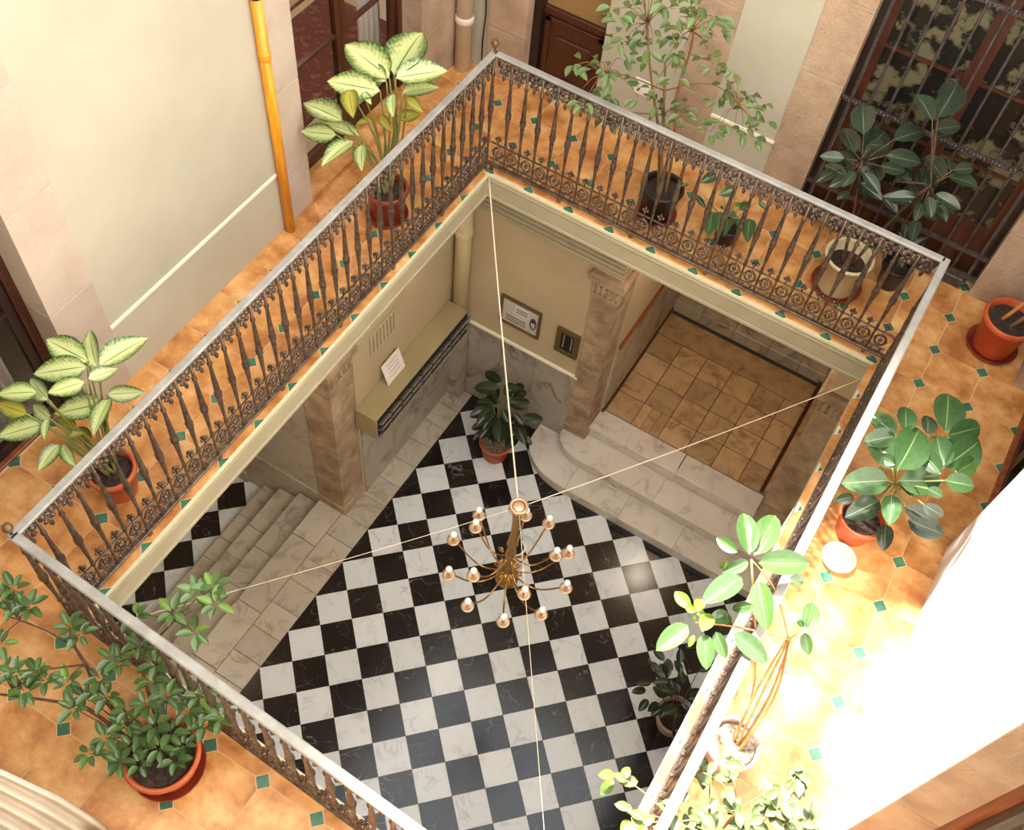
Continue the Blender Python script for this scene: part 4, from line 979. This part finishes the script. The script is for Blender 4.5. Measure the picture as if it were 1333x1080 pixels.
for (a, b) in CL:
    u, v = cv(a, b); zc = near_axis(u, v, x-0.05, y, 0.55, 2.3); zc += random.uniform(-0.12, 0.12); c = at(u, v, zc)
    h = min(hub, key=lambda q: (q-c).length)
    stem(p, [h, h.lerp(c, 0.55)+Vector((0, 0, 0.05)), c], 0.003, 0.0015, 'bark', 'twig')
    for k in range(4):
        an = random.uniform(0, 2*PI); r_ = random.uniform(0.01, 0.05)
        bb = c+Vector((r_*math.cos(an), r_*math.sin(an), random.uniform(-0.03, 0.03))); l = random.uniform(0.055, 0.085)
        put_leaf(p, 'ficus', bb, bb+Vector((l*math.cos(an), l*math.sin(an), random.uniform(-0.05, 0.0))), 0.5, (random.uniform(-.4,.4), random.uniform(-.6,.2), 1))
# ---- small trailing plant beside it
x, y = 1.74, 0.36
p = potted('small leafy plant in dark pot between weeping fig and cream pot', 'plant', x, y, 0); hs = pot(p, 0.09, 0.15, 'pot_black')
cv = lambda a, b: (780+a*0.18, 200+b*0.18)
B = px_leaves(p, [(845,150,730,212,'peace',0.6),(990,255,862,302,'peace',0.6),(1010,405,1095,362,'peace',0.5),(820,420,785,600,'peace',0.5),(880,420,850,565,'peace',0.4),(1085,470,1070,645,'peace',0.5),(650,215,590,240),(700,300,772,395,'rub_dark',0.35),(1150,350,1225,412,'peace',0.4),(1000,390,1000,350,'fresh',0.5),(930,480,900,600),(1000,470,1010,560),(870,380,900,400)], x, y, 0.16, 0.5, cv, 'peace', 0.45)
for b in B: stem(p, [(x, y, hs), Vector((x, y, hs)).lerp(b, 0.5)+Vector((0, 0, 0.04)), b], 0.003, 0.002, 'stem_green')
# ---- orange pot with a cane
x, y = 3.64, 0.545
p = potted('orange plastic pot with a thick bamboo cane by the stone jamb', 'plant', x, y, 0); hs = pot(p, 0.17, 0.30, 'pot_red', 'soil', 0.76, 0.035, 0.86, 'pot_dark')
stem(p, [(x-0.05, y-0.01, hs-0.02), (x+0.03, y-0.02, 0.6), (x+0.10, y-0.04, 1.0)], 0.014, 0.011, 'cane', 'cane')
stem(p, [(x+0.02, y-0.02, hs-0.02), (x+0.06, y-0.05, 0.42)], 0.016, 0.012, 'bark', 'cut_stump')
for k in range(6):
    a = k*1.1; b = Vector((x+0.10+0.03*math.cos(a), y-0.04+0.03*math.sin(a), 0.98)); put_leaf(p, 'rub', b, b+Vector((0.09*math.cos(a)-0.03, 0.12*math.sin(a), 0.06)), 0.45)
# ---- bushy plant, near left
random.seed(31)
x, y = 0.925, -4.425
p = potted('bushy glossy leaved shrub in terracotta pot at the near left', 'plant', x, y, 0); hs = pot(p, 0.185, 0.22, 'pot', fill=0.85, saucer='pot_dark')
cv = lambda a, b: (a*0.2592, 740+b*0.2592)
CL = [(70,100,.75),(80,190,.75),(150,190,.75),(10,150,.75),(5,380,.7),(20,520,.65),(75,520,.65),(120,610,.62),(185,520,.65),(225,560,.62),(340,570,.6),(350,290,.78),(400,330,.75),(430,640,.5),(500,550,.6),(540,640,.5),(530,850,.32),(450,930,.3),(560,450,.7),(680,240,.9),(600,470,.7),(700,380,.8),(780,480,.7),(870,220,.95),(990,120,1.0),
      (1070,100,1.0),(980,320,.9),(1080,180,1.0),(640,710,.45),(730,680,.5),(840,640,.5),(920,650,.45),(1000,640,.5),(1040,700,.45),(1110,750,.45),(640,780,.4),(720,830,.36),(780,790,.42),(860,820,.38),(600,970,.26),(700,980,.26),(660,890,.32),(800,900,.3),(880,960,.26),(920,890,.3),(1030,780,.42),(940,720,.45),(370,700,.52),(760,560,.6)]
F1 = at(*cv(430, 480), 0.62); F2 = at(*cv(720, 440), 0.72); F3 = at(*cv(300, 670), 0.5); F4 = at(*cv(880, 260), 0.92)
stem(p, [(x-0.05, y, hs-0.02), at(*cv(520, 650), 0.40), F1, at(*cv(380, 400), 0.72)], 0.013, 0.006, 'bark_dark'); stem(p, [(x, y+0.03, hs-0.02), at(*cv(740, 600), 0.5), F2, F4], 0.011, 0.004, 'bark_dark')
stem(p, [(x-0.06, y-0.03, hs-0.02), at(*cv(450, 710), 0.42), F3, at(*cv(0, 630), 0.6)], 0.011, 0.005, 'bark_dark'); stem(p, [F1, at(*cv(230, 505), 0.64), at(*cv(60, 520), 0.65)], 0.005, 0.003, 'bark_dark')
stem(p, [at(*cv(380, 400), 0.72), at(*cv(230, 310), 0.76), at(*cv(20, 230), 0.75)], 0.005, 0.003, 'bark_dark')
hub = [F1, F2, F3, F4, at(*cv(380, 400), 0.72), at(*cv(100, 260), 0.75), at(*cv(60, 600), 0.62)]
for (a, b, zc) in CL:
    u, v = cv(a, b); c = at(u, v, zc)
    low = zc < 0.55
    h = min(hub, key=lambda q: (q-c).length) if not low else Vector((x+(c.x-x)*0.3, y+(c.y-y)*0.3, hs-0.01))
    stem(p, [h, h.lerp(c, 0.6)+Vector((0, 0, 0.03)), c], 0.004, 0.002, 'bark_dark', 'twig')
    n = 6; a0 = random.uniform(0, 6)
    for k in range(n):
        an = a0+2*PI*k/n+random.uniform(-0.3, 0.3); l = random.uniform(0.055, 0.085); el = random.uniform(-0.02, 0.04)
        bb = c+Vector((0.012*math.cos(an), 0.012*math.sin(an), 0.0))
        put_leaf(p, 'bush_fresh' if random.random() < 0.06 else 'bush', bb, bb+Vector((l*math.cos(an), l*math.sin(an), el)), 0.48)
# ---- dark plant on the courtyard floor
random.seed(41)
x, y = 0.345, -0.02
p = potted('dark glossy plant in terracotta pot in the courtyard corner', 'plant', x, y, H); hs = H+pot(p, 0.165, 0.26, 'pot', 'soil_grey', fill=0.9)
cv = lambda a, b: (590+a*0.1296, 470+b*0.1296)
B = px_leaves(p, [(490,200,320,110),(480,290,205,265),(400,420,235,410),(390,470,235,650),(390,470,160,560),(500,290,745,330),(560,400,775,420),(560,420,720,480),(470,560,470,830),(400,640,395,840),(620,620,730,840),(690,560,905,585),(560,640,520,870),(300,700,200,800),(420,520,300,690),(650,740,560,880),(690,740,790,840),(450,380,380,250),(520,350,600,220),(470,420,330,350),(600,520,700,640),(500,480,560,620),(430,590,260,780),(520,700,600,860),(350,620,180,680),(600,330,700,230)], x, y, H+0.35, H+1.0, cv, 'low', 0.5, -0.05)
for b in B: stem(p, [(x, y, hs), Vector((x, y, hs)).lerp(b, 0.6)+Vector((0, 0, 0.08)), b], 0.008, 0.004, 'stem_green')
# ---- plant on the courtyard floor, right
x, y = 3.09, -1.50
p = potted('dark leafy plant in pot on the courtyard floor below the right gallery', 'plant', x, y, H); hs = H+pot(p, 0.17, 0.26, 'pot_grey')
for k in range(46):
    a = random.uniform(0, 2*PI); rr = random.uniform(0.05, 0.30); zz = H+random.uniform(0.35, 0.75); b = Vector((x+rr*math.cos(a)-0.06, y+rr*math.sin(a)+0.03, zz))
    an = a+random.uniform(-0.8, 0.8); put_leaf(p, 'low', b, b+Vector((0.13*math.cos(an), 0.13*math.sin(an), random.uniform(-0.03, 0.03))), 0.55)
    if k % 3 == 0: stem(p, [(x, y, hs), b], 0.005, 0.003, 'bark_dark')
# ---- pale plant at the near right, partly out of view
random.seed(51)
x, y = 3.34, -3.62
p = potted('pale small leaved fig in sunlight at the bottom right railing', 'plant', x, y, 0); hs = pot(p, 0.15, 0.24, 'pot')
cv = lambda a, b: (750+a*0.398, 650+b*0.398)
CL = [(470,850),(440,885),(390,900),(500,885),(520,1000),(500,965),(430,1010),(380,1055),(420,1050),(330,1010),(600,970),(640,990),(680,920),(720,900),(732,940),(660,985),(545,1065),(600,1065),(660,1065),(700,1075),(750,1078),(790,1078),(620,1010),(480,1030),(150,910),(180,1030),(205,1065),(300,1090),(700,1120),(560,1130),(450,1120)]
stem(p, [(x, y, hs), (x-0.03, y+0.1, 0.55), at(960, 1055, 0.85)], 0.012, 0.006, 'bark')
stem(p, [(x, y, hs), (x-0.05, y+0.12, 0.6), at(925, 1010, 0.95)], 0.010, 0.004, 'bark')
hub = [at(960, 1055, 0.85), at(925, 1010, 0.95), at(1000, 1060, 0.8), at(880, 1070, 0.9)]
for (a, b) in CL:
    u, v = cv(a, b); c = at(u, v, random.uniform(0.78, 1.0)); h = min(hub, key=lambda q: (q-c).length)
    stem(p, [h, h.lerp(c, 0.6)+Vector((0, 0, 0.04)), c], 0.003, 0.0015, 'stem_orange', 'twig')
    for k in range(5):
        an = random.uniform(0, 2*PI); l = random.uniform(0.055, 0.085); bb = c+Vector((random.uniform(-.03,.03), random.uniform(-.03,.03), random.uniform(-.03,.03)))
        put_leaf(p, 'fresh' if (a < 220 and k < 3) else 'pale', bb, bb+Vector((l*math.cos(an), l*math.sin(an), random.uniform(-0.02, 0.02))), 0.6)
# ================================================================== CREAM DRAPE AT THE NEAR WALL
edge = [(0.87, -4.80, 0.005), (0.845, -4.81, 0.25), (0.80, -4.825, 0.55), (0.73, -4.875, 1.0), (0.62, -4.97, 1.6), (0.52, -5.06, 2.2)]
vs, fs = [], []; n = 40; m = len(edge)
for side in (0, 1):
    for i in range(n+1):
        s_ = i/n
        for (ex, ey, ez) in edge:
            vs.append((ex-0.87+0.028*math.sin(s_*2*PI*4.5)-0.04*s_-side*0.008, ey+4.80-s_*(5.10+ey), ez))
K_ = (n+1)*m
for i in range(n):
    for k in range(m-1):
        a = i*m+k; fs.append((a, a+m, a+m+1, a+1)); fs.append((K_+a, K_+a+1, K_+a+m+1, K_+a+m))
for k in range(m-1): fs.append((k, k+1, K_+k+1, K_+k))
for i in range(n): fs.append((i*m, K_+i*m, K_+(i+1)*m, (i+1)*m)); fs.append((i*m+m-1, (i+1)*m+m-1, K_+(i+1)*m+m-1, K_+i*m+m-1))
tag(MB().add(vs, fs).build('drape', 'cloth', None, True, (0.87, -4.80, 0)), 'cream cloth drape hanging at the near left wall', 'drape')
